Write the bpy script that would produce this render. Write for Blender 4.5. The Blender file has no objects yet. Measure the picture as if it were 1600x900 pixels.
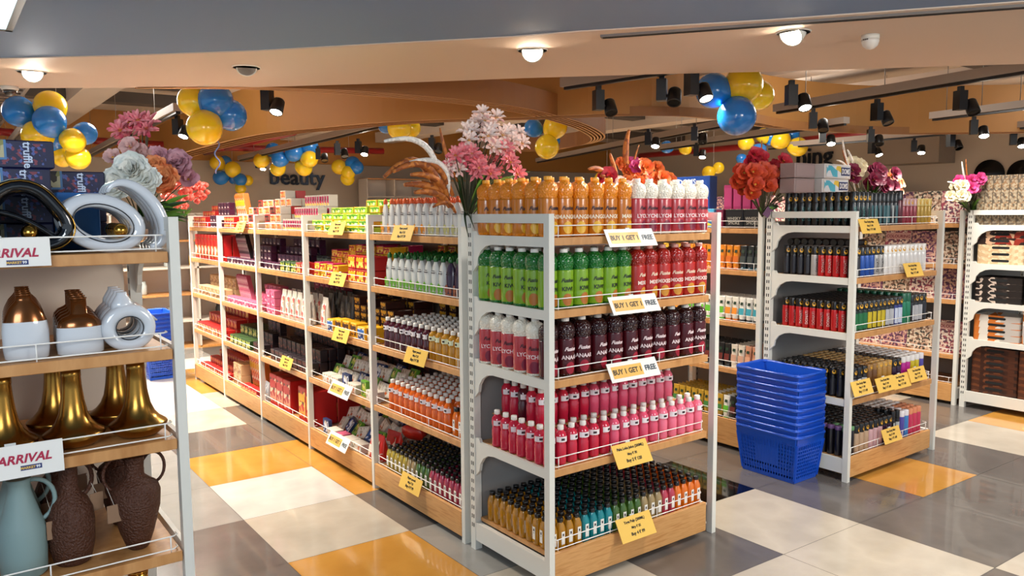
import bpy, bmesh, math, random
from mathutils import Vector, Matrix
PI=math.pi
R=random.Random(7)
C=bpy.context.scene.collection
# ---------------- camera, world, exposure
cx,cy,cz,yaw,pitch,roll,FPX=-1.8425,-2.2551,1.4841,0.63731,0.09604,-0.00725,1217.87
fw=Vector((math.sin(yaw)*math.cos(pitch),math.cos(yaw)*math.cos(pitch),-math.sin(pitch)))
rt=Vector((math.cos(yaw),-math.sin(yaw),0)); up=rt.cross(fw)
r2=rt*math.cos(roll)+up*math.sin(roll); u2=-rt*math.sin(roll)+up*math.cos(roll)
cam=bpy.data.cameras.new('camera'); co=bpy.data.objects.new('camera',cam); C.objects.link(co)
cam.sensor_width=36; cam.lens=36*FPX/1600; cam.clip_end=100; cam.clip_start=.05
M=Matrix((r2,u2,-fw)).transposed().to_4x4(); M.translation=Vector((cx,cy,cz)); co.matrix_world=M
S=bpy.context.scene; S.camera=co
S.view_settings.view_transform='Standard'; S.view_settings.look='None'; S.view_settings.gamma=1
S.view_settings.use_curve_mapping=False; S.view_settings.exposure=1.5
W=bpy.data.worlds.new('world'); S.world=W; W.use_nodes=True
W.node_tree.nodes['Background'].inputs[0].default_value=(.72,.86,1,1)
W.node_tree.nodes['Background'].inputs[1].default_value=.3
WARM=(1,.90,.77); NEUT=(1,.95,.88); COOL=(.84,.93,1)
def light(name,kind,loc,energy,col=WARM,target=None,parent=None,size=.1,sizey=None,spot=None,blend=.6):
    l=bpy.data.lights.new(name,kind); l.energy=energy; l.color=col
    if kind=='AREA':
        l.size=size
        if sizey: l.shape='RECTANGLE'; l.size_y=sizey
    else: l.shadow_soft_size=size
    if spot: l.spot_size=spot; l.spot_blend=blend
    o=bpy.data.objects.new(name,l); C.objects.link(o); o.location=loc
    if target is not None: o.rotation_euler=(Vector(target)-Vector(loc)).to_track_quat('-Z','Y').to_euler()
    elif parent is None: o.rotation_euler=(0,0,0)
    if parent: o.parent=parent
    return o
# general store light from the ceiling lamps and from the mall corridor behind the viewer, plus added ceiling fill
for (x,y,e) in [(-.75,1.9,13),(-.7,3.6,27),(-.65,5.6,42),(.9,4.6,22),(1.5,1.6,16),(1.3,-.9,9),(3.6,.1,12),(3.5,2.2,22),(3.9,-1.4,9),(6.5,3.5,50),(3.2,9,80),(8.5,7,80),(9.5,1.5,50),(0,9.5,50)]:
    o=light('store_light','AREA',(x,y,2.36),e,WARM if y>1 else NEUT,(x,y,0),size=.5); o.data.spread=2.2
for (x,y,e) in [(-.2,6.5,14),(2.2,5.0,9),(3.2,8.5,14),(5.5,2.0,12),(7.5,4.5,14),(8.5,.5,12),(-2,8,10)]:
    light('ceiling_fill','POINT',(x,y,2.75),e,NEUT,size=.25)  # added fill points without fixtures, to brighten the shop ceiling
light('corridor_light','AREA',(-2.7,-2.4,2.3),26,COOL,(-1.2,.6,1.0),size=1.2)
light('corridor_light','AREA',(1.2,-3.6,2.3),42,NEUT,(1.0,.2,.6),size=1.4)
# ---------------- materials
def lin(h):
    h=h.lstrip('#'); v=[int(h[i:i+2],16)/255 for i in(0,2,4)]
    return tuple(c/12.92 if c<=.04045 else ((c+.055)/1.055)**2.4 for c in v)+(1,)
MC={}
def mat(name,col,rough=.5,metal=0,coat=0,emit=0,alpha=1,trans=0,spec=.5,sub=0,bump=None):
    if name in MC: return MC[name]
    m=bpy.data.materials.new(name); m.use_nodes=True; n=m.node_tree.nodes; b=n['Principled BSDF']
    c=lin(col); b.inputs['Base Color'].default_value=c; b.inputs['Roughness'].default_value=rough
    b.inputs['Metallic'].default_value=metal; b.inputs['Coat Weight'].default_value=coat
    b.inputs['Specular IOR Level'].default_value=spec
    if emit: b.inputs['Emission Color'].default_value=c; b.inputs['Emission Strength'].default_value=emit
    if trans: b.inputs['Transmission Weight'].default_value=trans
    if alpha<1: b.inputs['Alpha'].default_value=alpha
    if sub: b.inputs['Subsurface Weight'].default_value=sub; b.inputs['Subsurface Scale'].default_value=.02
    if bump:
        kind,sc,st=bump; t=n.new('ShaderNodeTexVoronoi' if kind=='v' else 'ShaderNodeTexNoise'); t.inputs['Scale'].default_value=sc
        tc=n.new('ShaderNodeTexCoord'); bp=n.new('ShaderNodeBump'); bp.inputs['Strength'].default_value=st; bp.inputs['Distance'].default_value=.01
        L=m.node_tree.links; L.new(tc.outputs['Object'],t.inputs['Vector']); L.new(t.outputs[0],bp.inputs['Height']); L.new(bp.outputs[0],b.inputs['Normal'])
    MC[name]=m; return m
def ramp_mat(name,cols,scale=30,rough=.4,stretch=(1,1,1),kind='n',const=True,coat=0,bump=0,detail=2,metal=0,pos=None):
    if name in MC: return MC[name]
    m=mat(name,'808080',rough,metal,coat); n=m.node_tree.nodes; L=m.node_tree.links; b=n['Principled BSDF']
    tc=n.new('ShaderNodeTexCoord'); mp=n.new('ShaderNodeMapping'); mp.inputs['Scale'].default_value=stretch; L.new(tc.outputs['Object'],mp.inputs[0])
    if kind=='v':
        t=n.new('ShaderNodeTexVoronoi'); t.inputs['Scale'].default_value=scale; sep=n.new('ShaderNodeSeparateColor'); L.new(mp.outputs[0],t.inputs['Vector']); L.new(t.outputs['Color'],sep.inputs[0]); out=sep.outputs[0]
    else:
        t=n.new('ShaderNodeTexNoise'); t.inputs['Scale'].default_value=scale; t.inputs['Detail'].default_value=detail; L.new(mp.outputs[0],t.inputs['Vector']); out=t.outputs[0]
    r=n.new('ShaderNodeValToRGB'); e=r.color_ramp.elements; r.color_ramp.interpolation='CONSTANT' if const else 'LINEAR'
    k=len(cols)
    lo,hi=((0,1) if kind=='v' else (.34,.66))
    for i,cc in enumerate(cols):
        p=pos[i] if pos else (lo+(hi-lo)*i/(k if const else max(1,k-1)) if i or not const else 0)
        if i<2: e[i].position=p; el=e[i]
        else: el=e.new(p)
        el.color=lin(cc)
    L.new(out,r.inputs[0]); L.new(r.outputs[0],b.inputs['Base Color'])
    if bump:
        bp=n.new('ShaderNodeBump'); bp.inputs['Strength'].default_value=bump; bp.inputs['Distance'].default_value=.005
        L.new(out,bp.inputs['Height']); L.new(bp.outputs[0],b.inputs['Normal'])
    return m
WHITE=mat('white_powder_coat','dcdad0',.35,spec=.4); SLOT=mat('slot_shadow','151515',.9)
WIRE=mat('white_wire','f2efe8',.3)
WOOD=ramp_mat('beech_laminate',['b98046','cf9a5f','c18b50'],6,.38,(1,1,14),const=False,detail=6)
WOODY=ramp_mat('beech_laminate_board',['b17a44','c8925a','bb844c'],5,.4,(3,3,1),const=False,detail=4)
PANEL=mat('grey_back_panel','8d8a86',.6); BLACK=mat('black_plastic','0b0b0d',.35); LENS=mat('lamp_lens','fff1dc',.4,emit=26)
# ---------------- mesh builder
class MB:
    def __init__(s): s.v=[];s.f=[];s.m=[];s.s=[]
    def add(s,vs,fs,mi=0,sm=False):
        o=len(s.v); s.v+= [tuple(v) for v in vs]
        for f in fs: s.f.append([i+o for i in f]); s.m.append(mi); s.s.append(sm)
        return s
    def box(s,x0,y0,z0,x1,y1,z1,mi=0):
        v=[(x,y,z) for z in(z0,z1) for y in(y0,y1) for x in(x0,x1)]
        return s.add(v,[(0,2,3,1),(4,5,7,6),(0,1,5,4),(2,6,7,3),(0,4,6,2),(1,3,7,5)],mi)
    def tube(s,pts,r,n=6,mi=0,closed=False,sm=True,rs=None):
        pts=[Vector(p) for p in pts]; k=len(pts); vs=[];ref=None
        for i,p in enumerate(pts):
            a=pts[(i-1)%k] if (closed or i) else p; b=pts[(i+1)%k] if (closed or i<k-1) else p
            t=(b-a).normalized()
            if ref is None: ref=t.orthogonal().normalized()
            ref=(ref-t*ref.dot(t)).normalized(); w=t.cross(ref); rr=rs[i] if rs else r
            for j in range(n):
                q=2*PI*j/n; vs.append(p+(ref*math.cos(q)+w*math.sin(q))*rr)
        fs=[]
        for i in range(k if closed else k-1):
            for j in range(n):
                a=i*n+j;b=i*n+(j+1)%n;c=((i+1)%k)*n+(j+1)%n;d=((i+1)%k)*n+j; fs.append((a,b,c,d))
        if not closed: fs.append(tuple(range(n-1,-1,-1))); fs.append(tuple(range((k-1)*n,k*n)))
        return s.add(vs,fs,mi,sm)
    def lathe(s,prof,n=16,mi=0,sm=True,c=(0,0,0),sq=0,mis=None,sx=1,sy=1):
        vs=[];fs=[];K=len(prof)
        for r,z in prof:
            for j in range(n):
                q=2*PI*(j+.5)/n; a,b=math.cos(q),math.sin(q)
                if sq: k=(abs(a)**(2/(1-sq))+abs(b)**(2/(1-sq)))**(-(1-sq)/2); a*=k;b*=k
                vs.append((c[0]+r*a*sx,c[1]+r*b*sy,c[2]+z))
        o=len(s.v); s.v+=vs
        for i in range(K-1):
            for j in range(n):
                s.f.append([o+i*n+j,o+i*n+(j+1)%n,o+(i+1)*n+(j+1)%n,o+(i+1)*n+j]); s.m.append(mis[i] if mis else mi); s.s.append(sm)
        if prof[0][0]>1e-4: s.f.append([o+j for j in range(n-1,-1,-1)]); s.m.append(mis[0] if mis else mi); s.s.append(False)
        if prof[-1][0]>1e-4: s.f.append([o+(K-1)*n+j for j in range(n)]); s.m.append(mis[-1] if mis else mi); s.s.append(False)
        return s
    def prism(s,pts,y0,y1,axis='y',mi=0):
        k=len(pts)
        g={'y':lambda a,b,t:(a,t,b),'x':lambda a,b,t:(t,a,b),'z':lambda a,b,t:(a,b,t)}[axis]
        vs=[g(a,b,y0) for a,b in pts]+[g(a,b,y1) for a,b in pts]
        return s.add(vs,[tuple(range(k)),tuple(range(2*k-1,k-1,-1))]+[(i,i+k,(i+1)%k+k,(i+1)%k) for i in range(k)],mi)
    def xf(s,M,i0=0):
        s.v=s.v[:i0]+[tuple(M@Vector(v)) for v in s.v[i0:]]; return s
    def build(s,name,mats,parent=None,loc=(0,0,0),rz=0,bevel=0,kind=None):
        me=bpy.data.meshes.new(name); me.from_pydata(s.v,[],s.f)
        if not isinstance(mats,(list,tuple)): mats=[mats]
        for m in mats: me.materials.append(m)
        me.polygons.foreach_set('material_index',s.m); me.polygons.foreach_set('use_smooth',s.s)
        bm=bmesh.new(); bm.from_mesh(me); bmesh.ops.recalc_face_normals(bm,faces=bm.faces)
        if bevel:
            bmesh.ops.bevel(bm,geom=[e for e in bm.edges],offset=bevel,segments=1,affect='EDGES',clamp_overlap=True)
        bm.to_mesh(me); bm.free(); me.update()
        o=bpy.data.objects.new(name,me); C.objects.link(o); o.location=loc; o.rotation_euler=(0,0,rz)
        if parent: o.parent=parent
        if kind: o['kind']=kind
        return o
def empty(name,loc=(0,0,0),rz=0,rot=None):
    o=bpy.data.objects.new(name,None); C.objects.link(o); o.location=loc; o.rotation_euler=rot or (0,0,rz); o.empty_display_size=.05; return o
def tag(o,label,cat,group=None,kind=None):
    o['label']=label; o['category']=cat
    if group: o['group']=group
    if kind: o['kind']=kind
    return o
PROTO=[]
USED=set()
def dup(o,loc=(0,0,0),rot=(0,0,0),label=None,group=None,cat=None,sc=None):
    """copy a thing with its parts and sub-parts (the prototype itself is used the first time)"""
    kids=[c for c in PROTO_CH.get(o.name,[])]
    if o.name in USED:
        r=o.copy(); C.objects.link(r)
        for ch in kids:
            c=ch.copy(); C.objects.link(c); c.parent=r
            for g in PROTO_CH.get(ch.name,[]):
                d=g.copy(); C.objects.link(d); d.parent=c
    else: r=o; USED.add(o.name)
    r.location=loc; r.rotation_euler=rot if not isinstance(rot,(int,float)) else (0,0,rot)
    if sc: r.scale=(sc,)*3 if isinstance(sc,(int,float)) else sc
    if label: r['label']=label
    if group: r['group']=group
    if cat: r['category']=cat
    return r
PROTO_CH={}
def reg(root,*kids):
    PROTO_CH[root.name]=list(kids); root['category']=root.get('category','item'); PROTO.append(root); return root
ORD='first second third fourth fifth sixth seventh eighth ninth tenth eleventh twelfth thirteenth fourteenth fifteenth sixteenth seventeenth eighteenth nineteenth twentieth'.split()+['twenty-'+a for a in 'first second third fourth fifth sixth seventh eighth ninth'.split()]
TMP=bpy.data.scenes.new('lettering_workbench')   # only used to turn text curves into meshes; removed at the end
def text_mesh(txt,size=.02,offset=0,extr=.0002,align='CENTER',shear=0,sx=1):
    cu=bpy.data.curves.new('t','FONT'); cu.body=txt; cu.size=size; cu.offset=offset; cu.extrude=extr; cu.align_x=align; cu.shear=shear; cu.resolution_u=2
    o=bpy.data.objects.new('t',cu); TMP.collection.objects.link(o); vl=TMP.view_layers[0]; vl.update()
    me=bpy.data.meshes.new_from_object(o.evaluated_get(vl.depsgraph)); bpy.data.objects.remove(o)
    if sx!=1:
        for v in me.vertices: v.co.x*=sx
    return me
def text_obj(name,txt,size,m,parent,loc,rot=(PI/2,0,0),wrap=0,**k):
    """flat text standing in local XZ plane (facing -Y) unless rot says otherwise; wrap=radius bends it round Z"""
    me=text_mesh(txt,size,**k); me.materials.clear(); me.materials.append(m)
    o=bpy.data.objects.new(name,me); C.objects.link(o)
    if wrap:
        for v in me.vertices:
            a=v.co.x/wrap-PI/2; rr=wrap+v.co.z+.0006; v.co=Vector((rr*math.cos(a),rr*math.sin(a),v.co.y+loc[2]))
    else: o.location=loc; o.rotation_euler=rot
    o.parent=parent; return o
# ---------------- setting
def struct(name,mb,m,**k):
    o=mb.build(name,m,**k); o['kind']='structure'; return o
TX,TY,tx0,ty0,SH=.5823,.5905,-.129,.8776,.03
def tilemat(name,a,b,rough=.22):
    m=ramp_mat(name,[a,b,a],2.2,rough,const=False,detail=8,coat=.3,kind='n'); return m
TM=[tilemat('tile_dark_grey','55504d','625d59'),tilemat('tile_light_grey','84827e','92908b'),tilemat('tile_cream','a89f90','b8ae9e'),tilemat('tile_yellow','b27c34','c08a3e',.12),tilemat('tile_white','b8b4ae','c6c2bb'),mat('tile_black','060607',.08,coat=.5),mat('grout_joint','3a3733',.8)]
lay={}
for j,c in {-3:1,-2:3,-1:3,0:2,1:4,2:3,3:0,4:2,5:4,6:4,7:4,8:3,9:4}.items(): lay[(-1,j)]=c
for j,c in {-4:0,-3:0,-2:2,-1:1,0:0,1:3,2:3,3:0,4:0,5:2,6:3,7:3,8:4}.items(): lay[(0,j)]=c
for j in range(-4,8): lay[(-2,j)]=1 if j>-1 else 0
lay[(-2,0)]=0
for (i,j),c in {(1,-2):2,(1,-3):2,(0,-3):2,(2,-2):0,(2,-2):2,(2,-3):0,(1,-1):0,(2,-1):5,(2,0):0,(2,1):2,(3,-2):0,(3,-1):0,(3,0):0,(4,-2):3,(4,-3):0,(5,-2):0,(5,-1):0,(6,-2):2,(6,-1):0,(7,-1):0,(8,-1):0,(7,-2):3,(6,-3):0,(8,-2):3,(5,-3):0,(3,-3):0,(4,-4):0,(3,-4):2,(0,-2):2,(8,-2):3,(3,1):2}.items(): lay[(i,j)]=c
# right-hand floor, read tile by tile from its corners
lay[(1,-2)]=0; lay[(2,-3)]=2; lay[(2,-2)]=2; lay[(1,-3)]=2
fl=MB()
g=.0012
def P2(x,y): return (x,y-SH*x,0)
for i in range(-10,26):
    for j in range(-12,26):
        x0=tx0+i*TX; y0=ty0+j*TY; c=lay.get((i,j))
        if c is None: c=[0,0,1,2,0,3,0,1][(i*5+j*3+(i*j)%4)%8] if i>0 else [1,4,2,0,1,3][(i*3+j*2)%6]
        fl.add([P2(x0+g,y0+g),P2(x0+TX-g,y0+g),P2(x0+TX-g,y0+TY-g),P2(x0+g,y0+TY-g)],[(0,1,2,3)],c)
a,b,c_,d=P2(tx0-10*TX,ty0-12*TY),P2(tx0+26*TX,ty0-12*TY),P2(tx0+26*TX,ty0+26*TY),P2(tx0-10*TX,ty0+26*TY)
lo=[(v[0],v[1],z) for z in(-.001,-.1) for v in(a,b,c_,d)]
fl.add(lo,[(0,1,2,3),(7,6,5,4),(0,4,5,1),(1,5,6,2),(2,6,7,3),(3,7,4,0)],6)
struct('floor',fl,TM)
WALLM=mat('beige_wall_paint','b3a695',.8); OCH=mat('ochre_fascia_paint','a87434',.6); GREYC=mat('grey_ceiling_cool_light_tint','6c84a4',.8)  # corridor ceiling: tint of the cool light put into its grey
CREAM=mat('cream_soffit_paint','cdbcab',.75); SLAB=mat('pale_slab_paint','cabdb0',.85); DARKV=mat('dark_void','2a2522',.9)
# ceilings: mall corridor (grey, blued for its cool light), soffit band (cream) and the open shop ceiling behind it
near=[(-6,7.6),(-1.465,3.258),(-.878,2.743),(-.318,2.207),(.037,1.799),(.657,1.104),(.856,.825),(1.461,.113),(2.112,-.748),(3.2,-2.3),(6,-6.5)]
far=[(-6,8),(-1.391,4.508),(-.651,3.976),(.131,3.416),(.85,2.72),(1.471,2.056),(2.1,1.45),(2.653,.959),(3.779,-.133),(5.2,-1.6),(9,-6.5)]
ZS=2.4
mb=MB(); n=len(near)
vs=[(x,y,ZS) for x,y in near]+[(x,y,ZS) for x,y in far]+[(x,y,3.3) for x,y in near]+[(x,y,3.3) for x,y in far]
fs=[]
for i in range(n-1):
    fs+=[(i,i+1,n+i+1,n+i),(n+i,n+i+1,3*n+i+1,3*n+i),(i,2*n+i,2*n+i+1,i+1)]
mb.add(vs,fs); struct('ceiling_soffit',mb,CREAM)
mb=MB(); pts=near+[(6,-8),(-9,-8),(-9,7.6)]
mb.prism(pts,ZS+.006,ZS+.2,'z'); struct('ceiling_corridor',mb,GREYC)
mb=MB(); pts=far+[(16,-6.5),(16,16),(-6,16)]
mb.prism(pts,3.3,3.5,'z'); struct('ceiling_shop',mb,SLAB)
# dark linear slot along the soffit edge
mb=MB(); a=Vector((1.0,.80,ZS)); b=Vector((2.35,-1.0,ZS)); d=(b-a).normalized(); nn=Vector((-d.y,d.x,0))
A=[a,b,b+nn*.05,a+nn*.05]; mb.prism([(v.x,v.y) for v in A],ZS-.012,ZS+.02,'z',0)
A=[a+nn*.012+d*.01,b+nn*.012,b+nn*.038,a+nn*.038+d*.01]; mb.prism([(v.x,v.y) for v in A],ZS-.014,ZS,'z',1)
struct('trim_1',mb,[mat('slot_frame_grey','6f6a66',.5),SLOT])
mb=MB(); mb.box(-6,13,0,16,13.1,3.3); struct('wall_back',mb,WALLM)
mb=MB(); mb.box(12.6,-6.5,0,12.7,13,3.3); struct('wall_right',mb,WALLM)
mb=MB(); mb.box(-6.1,8,0,-6,13,3.3); struct('wall_left',mb,WALLM)
# ---------------- shelving
H=1.48
SLOTM=[WHITE,SLOT]
def upright(x,y0=.52,y1=.553,w=.035,slots='x'):
    mb=MB(); mb.box(x,y0,0,x+w,y1,H)
    return mb
def slots(mb,x,y,facing):
    z=1.44
    while z>.08:
        for k in(0,1):
            if facing=='-x': yy=y+.006+.013*k; mb.add([(x,yy,z),(x,yy+.006,z),(x,yy+.006,z-.018),(x,yy,z-.018)],[(0,1,2,3)],1)
            else: xx=x+.006+.013*k; mb.add([(xx,y,z),(xx+.006,y,z),(xx+.006,y,z-.018),(xx,y,z-.018)],[(0,1,2,3)],1)
        z-=.04
def rail_mb(x0,x1,y,z,dep=.03,mids=2,h=.045):
    mb=MB(); r=.0022; c=.012
    for zz,rr in((z+h,r),(z+.008,r)):
        mb.tube([(x0,y+dep,zz),(x0,y+c,zz),(x0+c,y,zz),(x1-c,y,zz),(x1,y+c,zz),(x1,y+dep,zz)],rr,5)
    n=mids+2
    for k in range(n):
        xx=x0+.02+(x1-x0-.04)*k/(n-1); mb.tube([(xx,y,z+.0),(xx,y,z+h)],r*.9,5)
    return mb
def side_frame(w0,depth,name='side_frame',parent=None,foot=True):
    # front post with the bar that ties it back to the upright, one welded frame
    mb=MB(); mb.box(w0,0,0,w0+.026,.032,H); mb.box(w0,.032,H-.036,w0+.026,depth-.0,H)
    mb.box(w0+.002,.032,.045,w0+.024,depth-.0,.125)
    o=mb.build(name,WHITE,parent); return o
def shelving(name,loc,rz,width,depth,tops,kick,label,group=None,frames=(1,1),uprights=(1,1),brk=(1,1),panel=True,board_x=None,cat='shelf',thin=.03,white_front=False,kickh=.125,pmat=None):
    root=empty(name,loc,rz); tag(root,label,cat,group)
    x0,x1=board_x or (.03,width-.03)
    for s in(0,1):
        X=0 if s==0 else width-.026
        if frames[s]: side_frame(X,depth-.03,parent=root)
        if uprights[s]:
            mb=MB(); xx=0 if s==0 else width-.035; mb.box(xx,depth-.035,0,xx+.035,depth,H)
            slots(mb,xx+(.0355 if s==0 else -.0005),depth-.034,'-x'); 
            if s==0: slots(mb,xx-.0005,depth-.034,'-x')
            mb.build('upright',SLOTM,root)
    if panel: MB().box(.03,depth-.02,.05,width-.05,depth-.008,H-.06).build('back_panel',pmat or PANEL,root)
    for z in tops:
        mb=MB(); mb.box(x0,.004,z-thin,x1,depth-.04,z)
        b=mb.build('shelf_board',[WHITE if white_front else WOODY],root,bevel=.0015)
        # support brackets at both ends
        for s in(0,1):
            if not brk[s]: continue
            X=.004 if s==0 else width-.018
            D=depth-.035; pts=[(.035,z+.002),(.035,z-thin-.006)]
            pts+=[(D-.14,z-thin-.006)]+[(D-.14+.11*math.sin(t),z-thin-.006-.09*(1-math.cos(t))) for t in(.4,.8,1.2,PI/2)]+[(D,z-thin-.125),(D,z+.018),(D-.03,z+.018),(D-.04,z+.002)]
            mb=MB(); mb.prism(pts,X,X+.014,'x'); br=mb.build('bracket',WHITE,b)
        rl=rail_mb(x0+.008,x1-.008,.012,z).build('rail',WIRE,b)
    # base: kick board, base shelf
    mb=MB(); mb.box(x0,.004,kick-.028,x1,depth-.04,kick-.012); b=mb.build('base_board',WOODY,root)
    rail_mb(x0+.008,x1-.008,.016,kick).build('rail',WIRE,b)
    if kickh: MB().box(x0,.0,.025,x1,.016,kick).build('kick_board',WOOD,root,bevel=.0015)
    return root
LV=['top','second','middle','fourth','bottom']
TA=[1.390,1.112,.842,.492]; KA=.158
TR=[1.378,1.104,.789,.465]; KR=.142
TB=[1.400,1.120,.820,.455]; KB=.138
WA,DA=.994,.553
shelving('gondola_end_unit',(0,0,0),0,WA,DA,TA,KA,'white and beech end display rack full of large juice bottles, nearest the viewer','gondola end units',board_x=(.027,.925),brk=(1,0),uprights=(1,1))
shelving('gondola_end_unit',(2.086,-.014,0),0,WA,DA,TB,KB,'white and beech end rack of spray cans, right behind the stack of blue baskets','gondola end units',board_x=(.027,.925),brk=(1,0))
shelving('gondola_end_unit',(4.330,-.16,0),0,WA,DA,[1.37,1.085,.80,.52],.10,'white end rack of patterned trays at the right edge','gondola end units',board_x=(.027,.925),brk=(1,0),white_front=True,kickh=0)
shelving('gondola_end_unit',(-1.300-WA,.014,0),0,WA,DA,[1.386,1.117,.862,.537],.2,'white and beech rack of vases at the left edge, nearest the viewer','gondola end units',brk=(0,1),board_x=(.027,WA-.03),pmat=mat('cream_back_panel','e6d8c6',.6))
BX=.8987; Y0A=.583
bay_names=['nearest','second','third','fourth','farthest']
for k in range(5):
    # local x runs from far (+Y) to near; local y runs into the gondola (+X)
    shelving('gondola_bay',(-.004,Y0A+BX*(k+1)+.013,0),-PI/2,BX+.0,.497,TR,KR,'white and beech shelving bay along the left aisle, %s from the front display'%(['first','second','third','fourth','fifth'][k]),'left aisle gondola bays',frames=(1 if k==4 else 0,1),uprights=(1,0),brk=(0,0),board_x=(.006,BX-.03))
for k in range(5):
    shelving('gondola_bay',(2.082,.555+BX*(k+1)+.013,0),-PI/2,BX,.497,[1.38,1.125,.805,.51],.19,'white and beech shelving bay behind the blue baskets, %s from the spray can rack'%(['first','second','third','fourth','fifth'][k]),'right aisle gondola bays',frames=(1 if k==4 else 0,1),uprights=(1,0),brk=(0,0),board_x=(.006,BX-.03))
for k in range(3):
    shelving('gondola_bay',(4.326,.41+BX*(k+1)+.013,0),-PI/2,BX,.497,[1.38,1.07,.80,.38],.16,'white and beech bay of colouring books at right, %s from the tray rack'%(['first','second','third'][k]),'book gondola bays',frames=(0,1),uprights=(1,0),brk=(0,0),board_x=(.006,BX-.03))
# ---------------- products: bottles
CAPW=mat('white_cap','e9e4da',.4); CAPB=mat('black_cap','08080a',.28,coat=.3)
def liquid(name,col,rough=.12,bump=None,sub=.0,spec=.6): return mat(name,col,rough,coat=.35,bump=bump,sub=sub,spec=spec)
def big_bottle(kind,cap,top,lab,ink,word,fruit,logo):
    root=empty('juice_bottle'); root['category']='bottle'
    body=MB(); n=22
    body.lathe([(.030,0),(.0355,.004),(.0365,.012),(.0365,.148),(.034,.153),(.0375,.160),(.0395,.175),(.0393,.187),(.036,.198),(.028,.208),(.0175,.2145),(.0145,.2165),(.0145,.2185)],n)
    TOPM=mat('dimpled_'+kind,top,.12,coat=.4,bump=('v',140,.55))
    b=body.build('bottle_body',TOPM,root)
    c=MB(); c.lathe([(.0157,.217),(.0160,.2185),(.0160,.229),(.0150,.2315),(.0,.2317)],18); c=c.build('cap',cap,root)
    lb=MB(); LM=mat('sleeve_'+kind,lab,.25,coat=.3)
    lb.lathe([(.0357,.010),(.0372,.013),(.0374,.06),(.0370,.064),(.0374,.068),(.0374,.145),(.0370,.150)],n); 
    # fruit picture patch low on the front
    FM=mat('fruit_print_'+kind,fruit,.35)
    m=MB(); vs=[];K=8
    for i in range(K+1):
        a=-PI/2-.55+1.1*i/K; h=.024*math.sqrt(max(.03,1-((i/K-.5)*2)**2)); rr=.0378
        vs+=[(rr*math.cos(a),rr*math.sin(a),.036-h),(rr*math.cos(a),rr*math.sin(a),.036+h)]
    lb.add(vs,[(2*i,2*i+2,2*i+3,2*i+1) for i in range(K)],1)
    lab_o=lb.build('label',[LM,FM],root)
    t=text_obj('lettering',word,.022,mat('ink_'+ink,ink,.5),lab_o,(0,0,.070),wrap=.0377,offset=.0006)
    t2=text_obj('lettering','Fusion',.020,mat('ink_'+logo,logo,.5),lab_o,(0,0,.104),wrap=.0377,shear=.4,offset=.0008)
    reg(root,b,c,lab_o); PROTO_CH[lab_o.name]=[t,t2]; return root
BB={'mango':big_bottle('mango',mat('orange_cap','f3a62c',.35),'f08c12','c9730e','f3e6c8','MANGO','e8b12a','2a1420'),
 'lychee':big_bottle('lychee',CAPW,'f2ead8','b83c42','f3d9d8','LYCHEE','7d1734','3a1020'),
 'kiwi':big_bottle('kiwi',CAPW,'0f6b22','7da51e','12210f','KIWI','b36a22','1c2c12'),
 'mixed':big_bottle('mixed',mat('pale_red_cap','d9998a',.4),'9c1a10','b0241c','f0d8cc','MIXED','c98a26','e6c9b0'),
 'anaar':big_bottle('anaar',CAPW,'2c070c','4a0a14','e9d3d3','ANAAR','9c1a30','e9d3d3')}
DESC={'mango':'orange mango','lychee':'pink-sleeved lychee','kiwi':'green kiwi','mixed':'red mixed fruit','anaar':'dark red pomegranate'}
CELL={}
FD='front display'
def big(kind,x,y,z,lab,g,twist=0):
    dup(BB[kind],(x,y,z),twist,lab,g)
# view-facing twist: labels turn a little towards the aisle
for s,(z,nx,seq) in enumerate([(TA[0],12,['mango']*6+['lychee']*6),(TA[1],12,['kiwi']*6+['mixed']*6),(TA[2],11,['anaar']*11)]):
    sp=.872/(nx-1); shelf=LV[s]
    for j in range(6):
        for i in range(nx):
            if j>1 and i>1: continue
            k=seq[i]; x=.045+sp*i; y=.062+.082*j
            if s==2 and i==0 and j>=1: k='lychee'
            if j==0: lab='%s juice bottle, %s from left, front row, %s shelf, front display'%(DESC[k],ORD[i],shelf)
            elif i==0: lab='%s juice bottle at left edge, %s row back, %s shelf, front display'%(DESC[k],ORD[j],shelf)
            else: lab='%s juice bottle, %s from left, %s row back, %s shelf, front display'%(DESC[k],ORD[i],ORD[j],shelf)
            dup(BB[k],(x+R.uniform(-.0015,.0015),y+R.uniform(-.003,.003),z+.0005),R.uniform(-.45,.35)-(.35 if i==0 and j else 0),lab,'large juice bottles on the front display')
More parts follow.
